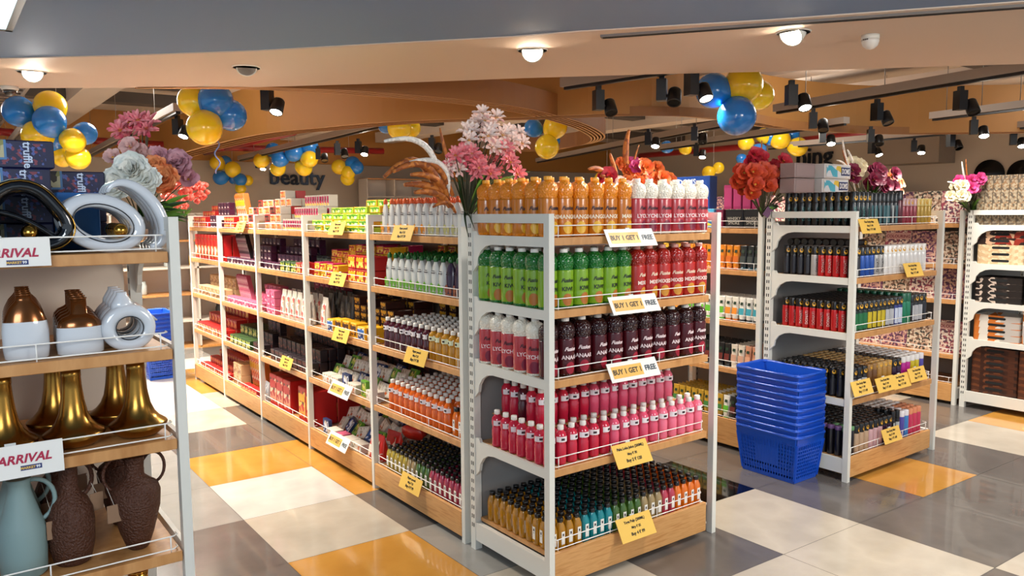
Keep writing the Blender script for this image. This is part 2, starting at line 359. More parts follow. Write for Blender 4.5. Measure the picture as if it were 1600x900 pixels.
# small waisted drink bottles
def small_bottle(kind,col,labcol='e8dfe0',cap=CAPW,h=.158,r=.0245):
    root=empty('drink_bottle'); root['category']='bottle'
    s=h/.158; q=r/.0245
    P=[(.018,0),(.0225,.003),(.0235,.012),(.0225,.030),(.0238,.036),(.0238,.075),(.0215,.084),(.0215,.088),(.0243,.097),(.0245,.112),(.022,.125),(.0135,.136),(.0118,.139),(.0118,.141)]
    b=MB().lathe([(a*q,z*s) for a,z in P],14).build('bottle_body',liquid('drink_'+kind,col,.15),root)
    c=MB().lathe([(.0128*q,.140*s),(.0130*q,.1415*s),(.0130*q,.155*s),(.0118*q,.158*s),(0,.158*s)],12).build('cap',cap,root)
    LM=mat('band_'+labcol,labcol,.4); ink=mat('ink_dark','2a1a20',.5)
    m=MB(); K=9
    vs=[];
    for i in range(K+1):
        a=-PI/2-1.15+2.3*i/K; rr=.0251*q
        vs+=[(rr*math.cos(a),rr*math.sin(a),.094*s),(rr*math.cos(a),rr*math.sin(a),.1155*s)]
    m.add(vs,[(2*i,2*i+2,2*i+3,2*i+1) for i in range(K)],0)
    vs=[]
    for i in range(5):
        a=-PI/2-.3+.6*i/4; rr=.0255*q
        vs+=[(rr*math.cos(a),rr*math.sin(a),.1*s),(rr*math.cos(a),rr*math.sin(a),.109*s)]
    m.add(vs,[(2*i,2*i+2,2*i+3,2*i+1) for i in range(4)],1)
    l=m.build('label',[LM,ink],root)
    reg(root,b,c,l); return root
SB={'red':small_bottle('red','c4223c'),'rose':small_bottle('rose','d8506c'),'pink':small_bottle('pink','e87088'),
 'maroon':small_bottle('maroon','4a1220'),'amber':small_bottle('amber','b8801a','d8dcb8'),'orange':small_bottle('orange','d8600f')}
SD={'red':'red','rose':'rose pink','pink':'light pink','maroon':'dark maroon','amber':'amber','orange':'orange'}
z=TA[3]; nx=16
def col4(i): return 'red' if i<6 else ('rose' if i<11 else 'pink')
for j in range(8):
    for i in range(nx):
        if j>1 and i>0: continue
        x=.040+.058*i; y=.050+.058*j; k=col4(i)
        if i==0 and j>6: continue
        if x>.93: continue
        lab='small %s drink bottle, %s from left, %s row, lower tier, fourth shelf, front display'%(SD[k],ORD[i],ORD[j])
        dup(SB[k],(x+R.uniform(-.002,.002),y+R.uniform(-.003,.003),z+.0005),R.uniform(-.5,.4),lab,'small pink drink bottles on the front display')
# raised tray with the upper tier
ris=MB(); ris.box(.085,.165,z+.112,.905,.5,z+.118); ris.box(.10,.17,z+.0005,.104,.49,z+.112); ris.box(.886,.17,z+.0005,.89,.49,z+.112); ris.box(.10,.49,z+.0005,.89,.494,z+.112)
tag(ris.build('riser_tray',WOODY),'thin wooden riser tray under the upper tier of pink drink bottles','tray')
for j in range(5):
    for i in range(14):
        if j>1 and i>1: continue
        x=.115+.058*i; y=.195+.06*j; k='red' if i<5 else ('rose' if i<10 else 'pink')
        if j>0 and i==0: k='maroon' if j==2 else 'red'
        lab='small %s drink bottle, %s from left, %s row, on the riser, front display'%(SD[k],ORD[i],ORD[j])
        dup(SB[k],(x+R.uniform(-.002,.002),y+R.uniform(-.003,.003),z+.1185),R.uniform(-.5,.4),lab,'pink drink bottles on the riser')
# square pulp bottles with black caps
def pulp(kind,col):
    root=empty('pulp_bottle'); root['category']='bottle'
    b=MB().lathe([(.0165,0),(.0185,.003),(.0185,.082),(.0165,.092),(.0105,.110),(.0095,.113)],12,sq=.55).build('bottle_body',liquid('pulp_'+kind,col,.14),root)
    c=MB().lathe([(.0125,.112),(.0132,.114),(.0132,.126),(.0118,.129),(0,.129)],12).build('cap',CAPB,root)
    m=MB(); m.box(-.0085,-.0194,.014,.0085,-.0186,.076,0); m.box(-.003,-.0197,.058,.004,-.0193,.068,1); m.box(-.004,-.0197,.050,.004,-.0193,.0515,1); m.box(-.0085,-.0197,.014,.0085,-.0193,.024,2)
    l=m.build('label',[mat('white_paper_label','e9e5dc',.5),mat('ink_dark','2a1a20',.5),liquid('pulp_'+kind,col)],root)
    reg(root,b,c,l); return root
PB={k:pulp(k,c) for k,c in dict(amber='a8720e',teal='0f7f86',green='3f5f1c',beige='9a8358',pink='b03548',orange='d86a0a',yellow='a8902a',rose='a02a44').items()}
seq=['amber']*5+['teal']*4+['green']*4+['beige']*3+['pink']*2+['orange']*4
for j in range(10):
    for i in range(21):
        k=seq[i+ (1 if i>0 else 0)] if i>0 else 'amber'
        x=.050+.0428*i; y=.048+.0455*j
        lab='black-capped %s juice bottle, %s from left, %s row, bottom shelf, front display'%(k,ORD[i],ORD[j])
        if i==0 and j==0: lab='black-capped amber juice bottle at front left corner, bottom shelf, front display'
        dup(PB[k],(x+R.uniform(-.001,.001),y+R.uniform(-.001,.001),KA-.0115),R.uniform(-.08,.08)+(-PI/2 if i==0 and 0<j<3 else 0),lab,'black-capped juice bottles on the front display')
# ---------------- near aisle bay: pouches and bottles (all face the aisle)
def pouch(kind,capc,body,blob):
    root=empty('drink_pouch'); root['category']='pouch'
    m=MB(); n=12; vs=[]; prof=[(0,.027,.020),(.01,.029,.021),(.05,.026,.018),(.09,.029,.017),(.13,.024,.012),(.15,.012,.008),(.156,.009,.007)]
    for z_,a,b_ in prof:
        for j in range(n): q=2*PI*j/n; vs.append((a*math.cos(q),b_*math.sin(q),z_))
    fs=[(i*n+j,i*n+(j+1)%n,(i+1)*n+(j+1)%n,(i+1)*n+j) for i in range(len(prof)-1) for j in range(n)]
    m.add(vs,fs,0,True); m.add([],[]); m.f.append([(len(prof)-1)*n+j for j in range(n)]);m.m.append(0);m.s.append(False)
    b=m.build('pouch_body',mat('pouch_'+kind,body,.3,coat=.2),root)
    c=MB().lathe([(.011,.155),(.0115,.157),(.0115,.172),(.007,.176),(.006,.182),(0,.183)],10).build('cap',capc,root)
    m=MB(); m.v=[]; 
    vs=[(-.012+.012*math.cos(q)*1.0,-.0205,.035+.022*math.sin(q)) for q in [k*PI/5 for k in range(10)]]+[(.012+.010*math.cos(q),-.0205,.03+.015*math.sin(q)) for q in [k*PI/5 for k in range(10)]]
    m.add(vs,[tuple(range(10)),tuple(range(10,20))],0)
    m.box(-.014,-.0196,.10,.014,-.0186,.104,1); m.box(-.010,-.019,.11,.010,-.018,.113,1); m.box(-.02,-.0215,.004,.02,-.0205,.014,0)
    l=m.build('printed_panel',[mat('print_'+blob,blob,.4),mat('ink_dark','2a1a20',.5)],root)
    reg(root,b,c,l); return root
PO={'orange':pouch('white_orange',mat('orange_spout_cap','d8561a',.35),'c9c5bf','d88820'),
 'green':pouch('white_green',mat('green_spout_cap','1c5c22',.35),'c6c6c0','5f9a22'),
 'plum':pouch('plum',mat('green_spout_cap','1c5c22',.35),'2c1530','8a4a30'),
 'plain':pouch('white_plain',mat('orange_spout_cap','d8561a',.35),'cbc7c0','b8b070')}
RZ=-PI/2
def rowpos(u,d): return (d,Y0A+u)   # u from the near end, d depth into the gondola
for j in range(3):
    for i in range(12):
        u=.045+.069*i; kind='orange' if i>4 else 'plain'
        x,y=rowpos(u,.045+.055*j)
        dup(PO[kind],(x,y,TR[0]+.0005),RZ+R.uniform(-.25,.25),'white pouch with orange cap, %s from front display, %s row, top shelf'%(ORD[i],ORD[j]),'spouted pouches on the top shelf')
for j in range(6):
    for i in range(12):
        u=.045+.066*i; kind='green' if i>2 else 'plum'
        x,y=rowpos(u,.045+.055*j)
        dup(PO[kind],(x,y,TR[1]+.0005),RZ+R.uniform(-.25,.25),'%s pouch with green cap, %s from front display, %s row, second shelf'%('white' if i>2 else 'dark purple',ORD[i],ORD[j]),'spouted pouches on the second shelf')
for j in range(6):
    for i in range(14):
        u=.045+.058*i; kind='amber' if i<6 else 'maroon'
        x,y=rowpos(u,.042+.054*j)
        dup(SB[kind],(x,y,TR[2]+.0005),RZ+R.uniform(-.4,.4),'%s drink bottle, %s from front display, %s row, middle shelf, nearest bay'%(SD[kind],ORD[i],ORD[j]),'drink bottles on the middle shelf of the nearest bay')
for j in range(7):
    for i in range(14):
        u=.045+.055*i; x,y=rowpos(u,.042+.052*j)
        if i<3 and j<2: continue
        dup(SB['orange'],(x,y,TR[3]+.0005),RZ+R.uniform(-.4,.4),'orange drink bottle, %s from front display, %s row, fourth shelf, nearest bay'%(ORD[i],ORD[j]),'orange drink bottles on the fourth shelf')
for j in range(2):
    for i in range(3):
        x,y=rowpos(.040+.05*i,.042+.046*j)
        dup(PB['orange' if i else 'amber'],(x,y,TR[3]+.0005),RZ,'black-capped %s bottle, %s from front display, %s row, fourth shelf, nearest bay'%('orange' if i else 'amber',ORD[i],ORD[j]),'black-capped bottles on the fourth shelf')
seq=['rose']*8+['green']*3+['beige']*2+['yellow']*5
for j in range(7):
    for i in range(18):
        x,y=rowpos(.045+.0445*i,.04+.0425*j)
        dup(PB[seq[i]],(x,y,KR-.0115),RZ,'black-capped %s bottle, %s from front display, %s row, bottom shelf, nearest bay'%(seq[i],ORD[i],ORD[j]),'black-capped bottles on the bottom shelf of the nearest bay')
# ---------------- boxed goods in the left aisle
def box_item(name,cat,w,d,h,body,panel,accent=None,side=None):
    """carton with its printed front; stands on its base, front towards local -Y"""
    root=MB().box(-w/2,-d/2,0,w/2,d/2,h).build(name,body,bevel=min(w,d,h)*.04); root['category']=cat
    m=MB(); a=w/2*.86; e=.0006
    m.box(-a,-d/2-e,h*.12,a,-d/2,h*.88,0)
    if accent: m.box(-a,-d/2-2*e,h*.58,a*.9,-d/2,h*.80,1)
    p=m.build('printed_panel',[panel]+([accent] if accent else []),root)
    reg(root,p); return root
def pm(n,cols,scale=60,kind='v',st=(1,1,1)): return ramp_mat('print_'+n,cols,scale,.4,st,kind=kind)
RED=mat('carton_red','b01c1c',.4); YEL=mat('carton_yellow','e0a81c',.4); BRN=mat('carton_brown','3c1d16',.4); NAV=mat('carton_navy','1a2c58',.4)
WHC=mat('carton_white','c9c0b2',.45); GRN=mat('carton_green','5c9a2a',.4); LIM=mat('carton_lime','b6d43a',.4); PNK=mat('carton_pink','c45a78',.4); ORC=mat('carton_orange','d8702a',.4); BEI=mat('carton_beige','c9a87c',.5); DRK=mat('carton_dark','241c22',.35); PLM=mat('carton_plum','4a1c3a',.4)
MAG=mat('carton_magenta','b81c58',.4); BLU=mat('carton_blue','2a62a8',.4)
pr_rw=pm('red_white',['c02020','ead8c8','a01616','e0b060']); pr_ry=pm('red_yellow',['c81c1c','f0c030','d83020','f0d860']); pr_yb=pm('yellow_brown',['e0a020','3a1a12','e8b83a','5a2a1a'])
pr_gy=pm('green_yellow',['9acb2c','f0e26a','4f9a28','e8f0c0']); pr_or=pm('orange_white',['d8501c','f0d8c0','b83818','f0a060']); pr_grid=pm('grid',['7c1a3a','f0c860','c83060','e8a070'],45)
pr_wh=pm('white_sketch',['e6dfd2','e6dfd2','b8a890','c86a3a','e6dfd2'],70); pr_bl=pm('blue_white',['2c4f90','dfe3e8','1c2f60','c8c0b0'],50); pr_pk=pm('pink_dots',['d86a8c','f0c8d0','b83868','e890a8'],55)
pr_dk=pm('dark_speckle',['2a1a1e','5a2a26','1a1418','8a4a3a'],60); pr_be=pm('beige_speckle',['d0ae80','a87a4c','e0c8a0','8a5a38'],60); pr_gn=pm('green_leaf',['3c6a24','a8b83a','24401c','d8c870'],60)
BX_={}
def pk(key,*a,**k):
    BX_[key]=box_item(*a,**k); return BX_[key]
pk('rg','biscuit_packet','packet',.15,.05,.034,LIM,pr_gy,GRN)
pk('gy','biscuit_packet','packet',.15,.05,.036,YEL,pr_gy,GRN)
pk('ry','snack_box','box',.075,.10,.038,YEL,pr_ry,RED)
pk('ryb','snack_box','box',.10,.09,.075,RED,pr_ry,YEL)
pk('mg','snack_box','box',.08,.09,.045,MAG,pr_ry,YEL)
pk('yb','biscuit_box','box',.07,.12,.040,BRN,pr_yb,YEL)
pk('ybb','biscuit_box','box',.085,.07,.085,YEL,pr_yb,BRN)
pk('bl','biscuit_box','box',.09,.08,.075,YEL,pr_bl,BLU)
pk('ow','snack_box','box',.10,.07,.052,WHC,pr_or,None)
pk('owd','snack_box','box',.10,.07,.052,RED,pr_dk,None)
pk('grid','sweet_carton','carton',.034,.06,.075,WHC,pr_grid,None)
pk('wh','chocolate_box','box',.10,.022,.075,WHC,pr_wh,None)
pk('whb','chocolate_box','box',.11,.06,.055,WHC,pr_wh,None)
pk('gn','chocolate_box','box',.07,.022,.09,GRN,pr_gn,None)
pk('nv','chocolate_box','box',.09,.022,.09,NAV,pr_bl,None)
pk('rb','cake_box','box',.125,.16,.225,RED,pm('cake_print',['a8242c','e8c0a0','5a2420','d88a6a'],28),RED)
pk('rby','cake_box','box',.125,.16,.225,RED,pm('cake_print_yellow',['c82c20','f0c860','6a2a14','e8a040'],28),YEL)
pk('tall','juice_carton','carton',.085,.09,.215,RED,pm('oval_print',['e8d0a0','c8702c','f0e0c0','8a3a1c'],18),RED)
pk('pk','sweet_box','box',.08,.06,.055,PNK,pr_pk,None)
pk('dk','sweet_box','box',.075,.05,.075,DRK,pr_dk,None)
pk('dks','sweet_box','box',.07,.045,.05,PLM,pm('plum_white',['3a2438','d8c8c0','5a3048','2a1c28'],60),None)
pk('be','tea_box','box',.095,.08,.085,BEI,pr_be,None)
pk('rd','tea_box','box',.08,.09,.075,RED,pr_rw,None)
pk('rds','tea_box','box',.055,.07,.045,RED,pr_rw,None)
pk('gb','tea_box','box',.09,.08,.07,mat('carton_deep_green','2c4a24',.4),pr_gn,None)
pk('red_tube','incense_box','box',.045,.045,.24,ORC,pr_or,YEL)
pk('dk_tube','incense_box','box',.035,.035,.25,DRK,pm('tube_print',['3a2430','8a5a6a','c8b0b0','2a2030'],40),None)
pk('pk_tube','incense_box','box',.035,.035,.24,PNK,pr_pk,None)
def tin(kind,col,pan,r=.04,h=.11):
    root=empty('round_tin'); root['category']='tin'
    b=MB().lathe([(r*.94,0),(r,.004),(r,h-.012),(r*.96,h-.008)],18).build('tin_body',[mat('tin_'+kind,col,.35)],root)
    l=MB().lathe([(r*1.03,h-.014),(r*1.03,h-.002),(r*.98,h),(0,h)],18).build('lid',mat('tin_lid_'+kind,'2a2826',.3),root)
    m=MB(); vs=[]
    for i in range(7):
        a=-PI/2-.8+1.6*i/6; vs+=[((r+.0006)*math.cos(a),(r+.0006)*math.sin(a),h*.15),((r+.0006)*math.cos(a),(r+.0006)*math.sin(a),h*.75)]
    m.add(vs,[(2*i,2*i+2,2*i+3,2*i+1) for i in range(6)]); p=m.build('printed_panel',pan,root)
    reg(root,b,l,p); return root
BX_['tin']=tin('grey_green','5c6450',pm('tin_print',['6a7058','4a5242','8a8870'],40)); BX_['tind']=tin('dark','2a2224',pr_dk,.036,.10); BX_['jar']=tin('brown','4a2018',pr_dk,.034,.13)
def spouch(kind,body,pan,w=.085,h=.19,d=.05):
    root=empty('snack_pouch'); root['category']='pouch'
    m=MB(); vs=[];prof=[(0,1,1),(.03,1.0,1),(.5,.97,.75),(.85,.9,.25),(.97,.88,.05),(1,.88,.04)]
    n=12
    for z,a,b in prof:
        for j in range(n): q=2*PI*(j+.5)/n; vs.append((w/2*a*math.copysign(abs(math.cos(q))**.6,math.cos(q)),d/2*b*math.copysign(abs(math.sin(q))**.8,math.sin(q)),z*h))
    m.add(vs,[(i*n+j,i*n+(j+1)%n,(i+1)*n+(j+1)%n,(i+1)*n+j) for i in range(5) for j in range(n)]+[tuple(range(n-1,-1,-1)),tuple(range(5*n,6*n))],0,True)
    b=m.build('pouch_body',body,root)
    m=MB(); m.add([(-w*.33,-d/2-.001,.12*h),(w*.33,-d/2-.001,.12*h),(w*.31,-d/2*.8-.001,.5*h),(w*.27,-d/2*.36-.002,.80*h),(-w*.27,-d/2*.36-.002,.80*h),(-w*.31,-d/2*.8-.001,.5*h)],[(0,1,2,5),(5,2,3,4)])
    p=m.build('printed_panel',pan,root); reg(root,b,p); return root
BX_['wp']=spouch('white',WHC,pm('pouch_print',['e6dfd2','d8b8a0','c8605a','e6dfd2'],45)); BX_['gp']=spouch('grey',mat('pouch_grey','5a5650',.35),pm('grey_pouch_print',['6a665e','4a463f','8a867c'],40))
BX_['redbag']=spouch('redbag',mat('bag_red','c02418',.3),pm('bag_print',['e8d0b8','c83020','e8d8c8','8a3a1c'],26),.15,.14,.08)
BX_['clear']=spouch('clear',mat('bag_silver','b8b8ba',.25),pm('silver_print',['d0d0d0','4a4a50','a8a8ac'],40),.12,.13,.07)
NM={'rg':'green and lime biscuit packet','gy':'yellow and green biscuit packet','ry':'yellow and red snack box','ryb':'red snack box with yellow band','mg':'magenta snack box','yb':'brown and yellow biscuit box','ybb':'yellow biscuit box with brown band','bl':'blue and yellow biscuit box','ow':'white and orange snack box','owd':'dark red snack box','grid':'small maroon and yellow sweet carton','wh':'thin white chocolate box','whb':'white chocolate box','gn':'green chocolate box','nv':'navy chocolate box','rb':'tall red cake box','rby':'tall red and yellow cake box','tall':'tall red carton with oval print','pk':'pink sweet box','dk':'dark sweet box','dks':'plum and white sweet box','be':'beige tea box','rd':'red and white tea box','rds':'small red and white tea box','gb':'dark green tea box','red_tube':'orange incense box','dk_tube':'dark incense box','pk_tube':'pink incense box','tin':'grey-green round tin','tind':'dark round tin','jar':'brown round tin','wp':'white standing snack pouch','gp':'grey snack pouch','redbag':'red bag','clear':'silver bag'}
BW=['nearest','second','third','fourth','farthest']
CNT={}
def put(key,bay,shelf,u,d,z,rot=None,jit=.06,note=''):
    """u metres from the near end of the bay, d into the shelf, z above the board"""
    o=BX_[key]; base=(TR+[KR-.0115])[shelf]
    ck=(key,bay,shelf); n=CNT.get(ck,0); CNT[ck]=n+1
    rr=rot or (0,0,RZ+R.uniform(-jit,jit))
    return dup(o,(d,Y0A+BX*bay+u,base+.0006+z),rr,None,'%s goods on the %s shelf of the %s bay'%(NM[key],LV[shelf],BW[bay])),ck,n,u,d,z
def lab_fill(nm,i,j,k,n,nd,shelf,bay):
    t=[nm,ORD[i]+' along']
    if nd>1: t.append(ORD[j]+' row')
    if n>1: t.append(ORD[k]+' layer')
    return ', '.join(t+['%s shelf'%LV[shelf],'%s left-aisle bay'%BW[bay] if len(' '.join(t).split())<12 else BW[bay]+' bay'])
def fill(key,bay,shelf,u0,u1,w,d0=.06,nd=1,dd=.08,nz=1,dz=.05,gap=.004,jit=.05,keys=None,skip=0,lat=False):
    nx=max(1,int((u1-u0+gap)/(w+gap)))
    for j in range(nd):
        for i in range(nx):
            n=nz(i,j) if callable(nz) else nz
            for k in range(n):
                kk=keys[(i+k+j)%len(keys)] if keys else key
                if skip and R.random()<skip and k==n-1: continue
                dup(BX_[kk],(d0+dd*j,Y0A+BX*bay+u0+w/2+(w+gap)*i,(TR+[KR-.0115])[shelf]+.0006+k*dz),(0,0,RZ+R.uniform(-jit,jit)),
                  lab_fill(NM[kk],i,j,k,n,nd,shelf,bay),'%s stock on the %s shelf of the %s bay'%(NM[kk],LV[shelf],BW[bay]))
def lean(key,bay,shelf,u,d,z,ang,i,tilt=0):
    dup(BX_[key],(d,Y0A+BX*bay+u,(TR+[KR-.0115])[shelf]+z),(tilt,ang,RZ),'%s leaning sideways, %s of its bundle, %s shelf, %s bay'%(NM[key],ORD[i],LV[shelf],BW[bay]),'leaning %s bundle on the %s shelf of the %s bay'%(NM[key],LV[shelf],BW[bay]))
# nearest bay: goods behind the bottles at its far end
fill('ry',0,1,.62,.84,.10,d0=.41,nd=1,nz=5,dz=.042,keys=['ry','ryb'] if 0 else None)
fill('yb',0,2,.30,.86,.10,d0=.415,nd=1,nz=5,dz=.043,keys=['yb','ybb'] if 0 else None)
fill('nv',0,3,.50,.84,.026,d0=.41,nd=1,jit=.02) if 0 else None
for i in range(9): dup(BX_['nv' if i%3 else 'wh'],(.055 if i<0 else .42,Y0A+.45+.04*i,TR[3]+.001),(0,0,RZ+1.2),'%s on edge, %s along, behind the orange drink bottles'%(NM['nv' if i%3 else 'wh'],ORD[i]),'thin boxes behind the orange bottles')
dup(BX_['redbag'],(.17,Y0A+.80,KR-.0115+.172),(-1.35,0,RZ+.3),'red and white bag lying on top of the black-capped bottles')
# second bay
fill('rg',1,0,.03,.84,.155,d0=.05,nd=4,dd=.06,nz=lambda i,j:2+min(j,2)+(1 if i<2 else 0),dz=.037,keys=['rg','gy','rg'],jit=.12)
fill('ryb',1,1,.02,.42,.10,d0=.065,nd=1,nz=2,dz=.077,keys=['ryb','ryb']); fill('mg',1,1,.44,.85,.09,d0=.065,nz=2,dz=.046,keys=['mg','ry'])
fill('ry',1,1,.02,.84,.083,d0=.175,nd=2,dd=.11,nz=lambda i,j:5 if i<6 else 4,dz=.040,keys=['ry','ry','mg'])
fill('tin',1,1,.66,.84,.085,d0=.40,nz=1) 
fill('ybb',1,2,.02,.66,.10,d0=.055,nz=1,keys=['ybb','bl','ybb','ybb']); fill('ybb',1,2,.40,.84,.10,d0=.13,nz=2,dz=.087) if 0 else None
fill('yb',1,2,.02,.60,.08,d0=.20,nd=2,dd=.13,nz=lambda i,j:4+(i%2)+j,dz=.042,keys=['yb'])
fill('gp',1,2,.64,.84,.09,d0=.20,nd=2,dd=.07); fill('wp',1,2,.70,.80,.09,d0=.06)
fill('whb',1,3,.03,.84,.115,d0=.05,nz=1,keys=['whb','gn','whb','nv','whb','whb'])
for j in range(3):
    for i in range(9):
        k=['wh','wh','gn','wh','nv','wh'][(i+j)%6]
        dup(BX_[k],(.115+.075*j,Y0A+BX+.08+.085*i,TR[3]+.006+.055*min(j,1)),(-.45,0,RZ+R.uniform(-.2,.2)),'%s leaning back, %s along, %s row, fourth shelf, second bay'%(NM[k],ORD[i],ORD[j]),'thin boxes leaning back on the fourth shelf')
fill('dk',1,3,.05,.84,.085,d0=.40,nz=2,dz=.078)
fill('whb',1,4,.22,.84,.115,d0=.05,nz=1,keys=['whb','whb','pk','whb','nv'])
for j in range(3):
    for i in range(7):
        k=['wh','wh','dk','wh','nv','wh'][(i*2+j)%6]
        if k=='dk': k='gn'
        dup(BX_[k],(.13+.08*j,Y0A+BX+.14+.10*i,KR+.01+.05*j),(-.6,.2*((i%3)-1),RZ+R.uniform(-.3,.3)),'%s tipped back, %s along, %s row, bottom shelf, second bay'%(NM[k],ORD[i],ORD[j]),'thin boxes tipped back on the bottom shelf')
fill('whb',1,4,.03,.35,.115,d0=.33,nd=1,nz=5,dz=.057)
for i in range(2): dup(BX_['redbag'],(.07+.10*i,Y0A+BX+.10,KR-.0105),(0,0,RZ+.1),'%s red and white bag, near end of the second bay, bottom shelf'%('front' if i==0 else 'rear'),'red bags in the second bay')
# third bay
fill('ow',2,0,.46,.86,.105,d0=.06,nd=3,dd=.075,nz=lambda i,j:3+(1 if j else 0)+(1 if i%3==1 and j else 0),dz=.054,keys=['ow','ow','ow','owd'])
fill('grid',2,0,.02,.44,.036,d0=.05,nd=1,nz=1); fill('grid',2,0,.02,.42,.036,d0=.13,nd=2,dd=.075,nz=lambda i,j:2+j,dz=.077)
fill('tin',2,1,.03,.30,.085,d0=.22,nd=2,dd=.09,nz=1); fill('gb',2,1,.20,.52,.095,d0=.055,nz=1); fill('rd',2,1,.02,.20,.085,d0=.055); fill('dks',2,1,.53,.85,.075,d0=.05,nz=1)
fill('dks',2,1,.34,.85,.075,d0=.14,nd=3,dd=.06,nz=lambda i,j:2+j,dz=.052,keys=['dks','dk'] if 0 else None)
fill('wp',2,2,.02,.64,.088,d0=.055,nd=2,dd=.065); fill('gp',2,2,.02,.60,.09,d0=.19,nd=3,dd=.065); fill('pk',2,2,.66,.85,.085,d0=.06,nd=2,dd=.07,nz=3,dz=.057); fill('pk',2,2,.30,.85,.085,d0=.42,nz=4,dz=.057)
fill('dk',2,3,.03,.85,.08,d0=.055,nd=4,dd=.06,nz=lambda i,j:1+(j+1)//2,dz=.078); fill('jar',2,3,.05,.6,.09,d0=.36,nz=1)
fill('rb',2,4,.44,.86,.13,d0=.115,nd=2,dd=.165); fill('rby',2,4,.03,.42,.13,d0=.115,nd=2,dd=.165)
# fourth bay
fill('ow',3,0,.02,.50,.105,d0=.06,nd=3,dd=.075,nz=lambda i,j:2+j,dz=.054,keys=['ow','ow','owd']); fill('rds',3,0,.55,.85,.06,d0=.05,nz=2,dz=.047)
for i in range(5): lean('red_tube',3,0,.55+.045*i,.14,.05,-.45,i)
fill('dks',3,1,.02,.85,.075,d0=.05,nz=1); fill('dks',3,1,.02,.42,.075,d0=.13,nd=2,dd=.07,nz=lambda i,j:3+j,dz=.052)
for i in range(7): lean('dk_tube',3,1,.52+.035*i,.14,.012,-.6,i)
fill('pk',3,2,.02,.85,.085,d0=.05,nz=1); fill('pk',3,2,.02,.42,.085,d0=.13,nd=2,dd=.07,nz=lambda i,j:2+j,dz=.057)
for i in range(7): lean('pk_tube',3,2,.50+.038*i,.13,.012,-.6,i)
fill('gb',3,3,.30,.85,.095,d0=.06,nd=3,dd=.085,nz=lambda i,j:1+(j>0),dz=.072); fill('dk',3,3,.02,.28,.08,d0=.06,nd=3,dd=.06,nz=lambda i,j:1+j,dz=.077)
fill('rds',3,4,.16,.60,.06,d0=.045,nz=1)
for i in range(7): lean('red_tube',3,4,.22+.048*i,.13,.03,-.38,i)
fill('be',3,4,.60,.86,.1,d0=.08,nd=2,dd=.09,nz=2,dz=.087); fill('clear',3,4,.02,.15,.12,d0=.07)
# farthest bay
fill('rds',4,0,.42,.82,.06,d0=.05,nd=3,dd=.08,nz=lambda i,j:2+j,dz=.047); fill('dks',4,0,.02,.40,.075,d0=.05,nd=2,dd=.07,nz=lambda i,j:2+2*j,dz=.052)
fill('tall',4,1,.02,.84,.092,d0=.06,nd=2,dd=.1); fill('be',4,2,.02,.84,.1,d0=.06,nd=2,dd=.1,nz=lambda i,j:1+j,dz=.087)
fill('rd',4,3,.02,.84,.085,d0=.06,nd=3,dd=.1,nz=lambda i,j:1+j,dz=.077); fill('rds',4,4,.02,.84,.06,d0=.05,nd=4,dd=.085,nz=lambda i,j:1+j,dz=.047)
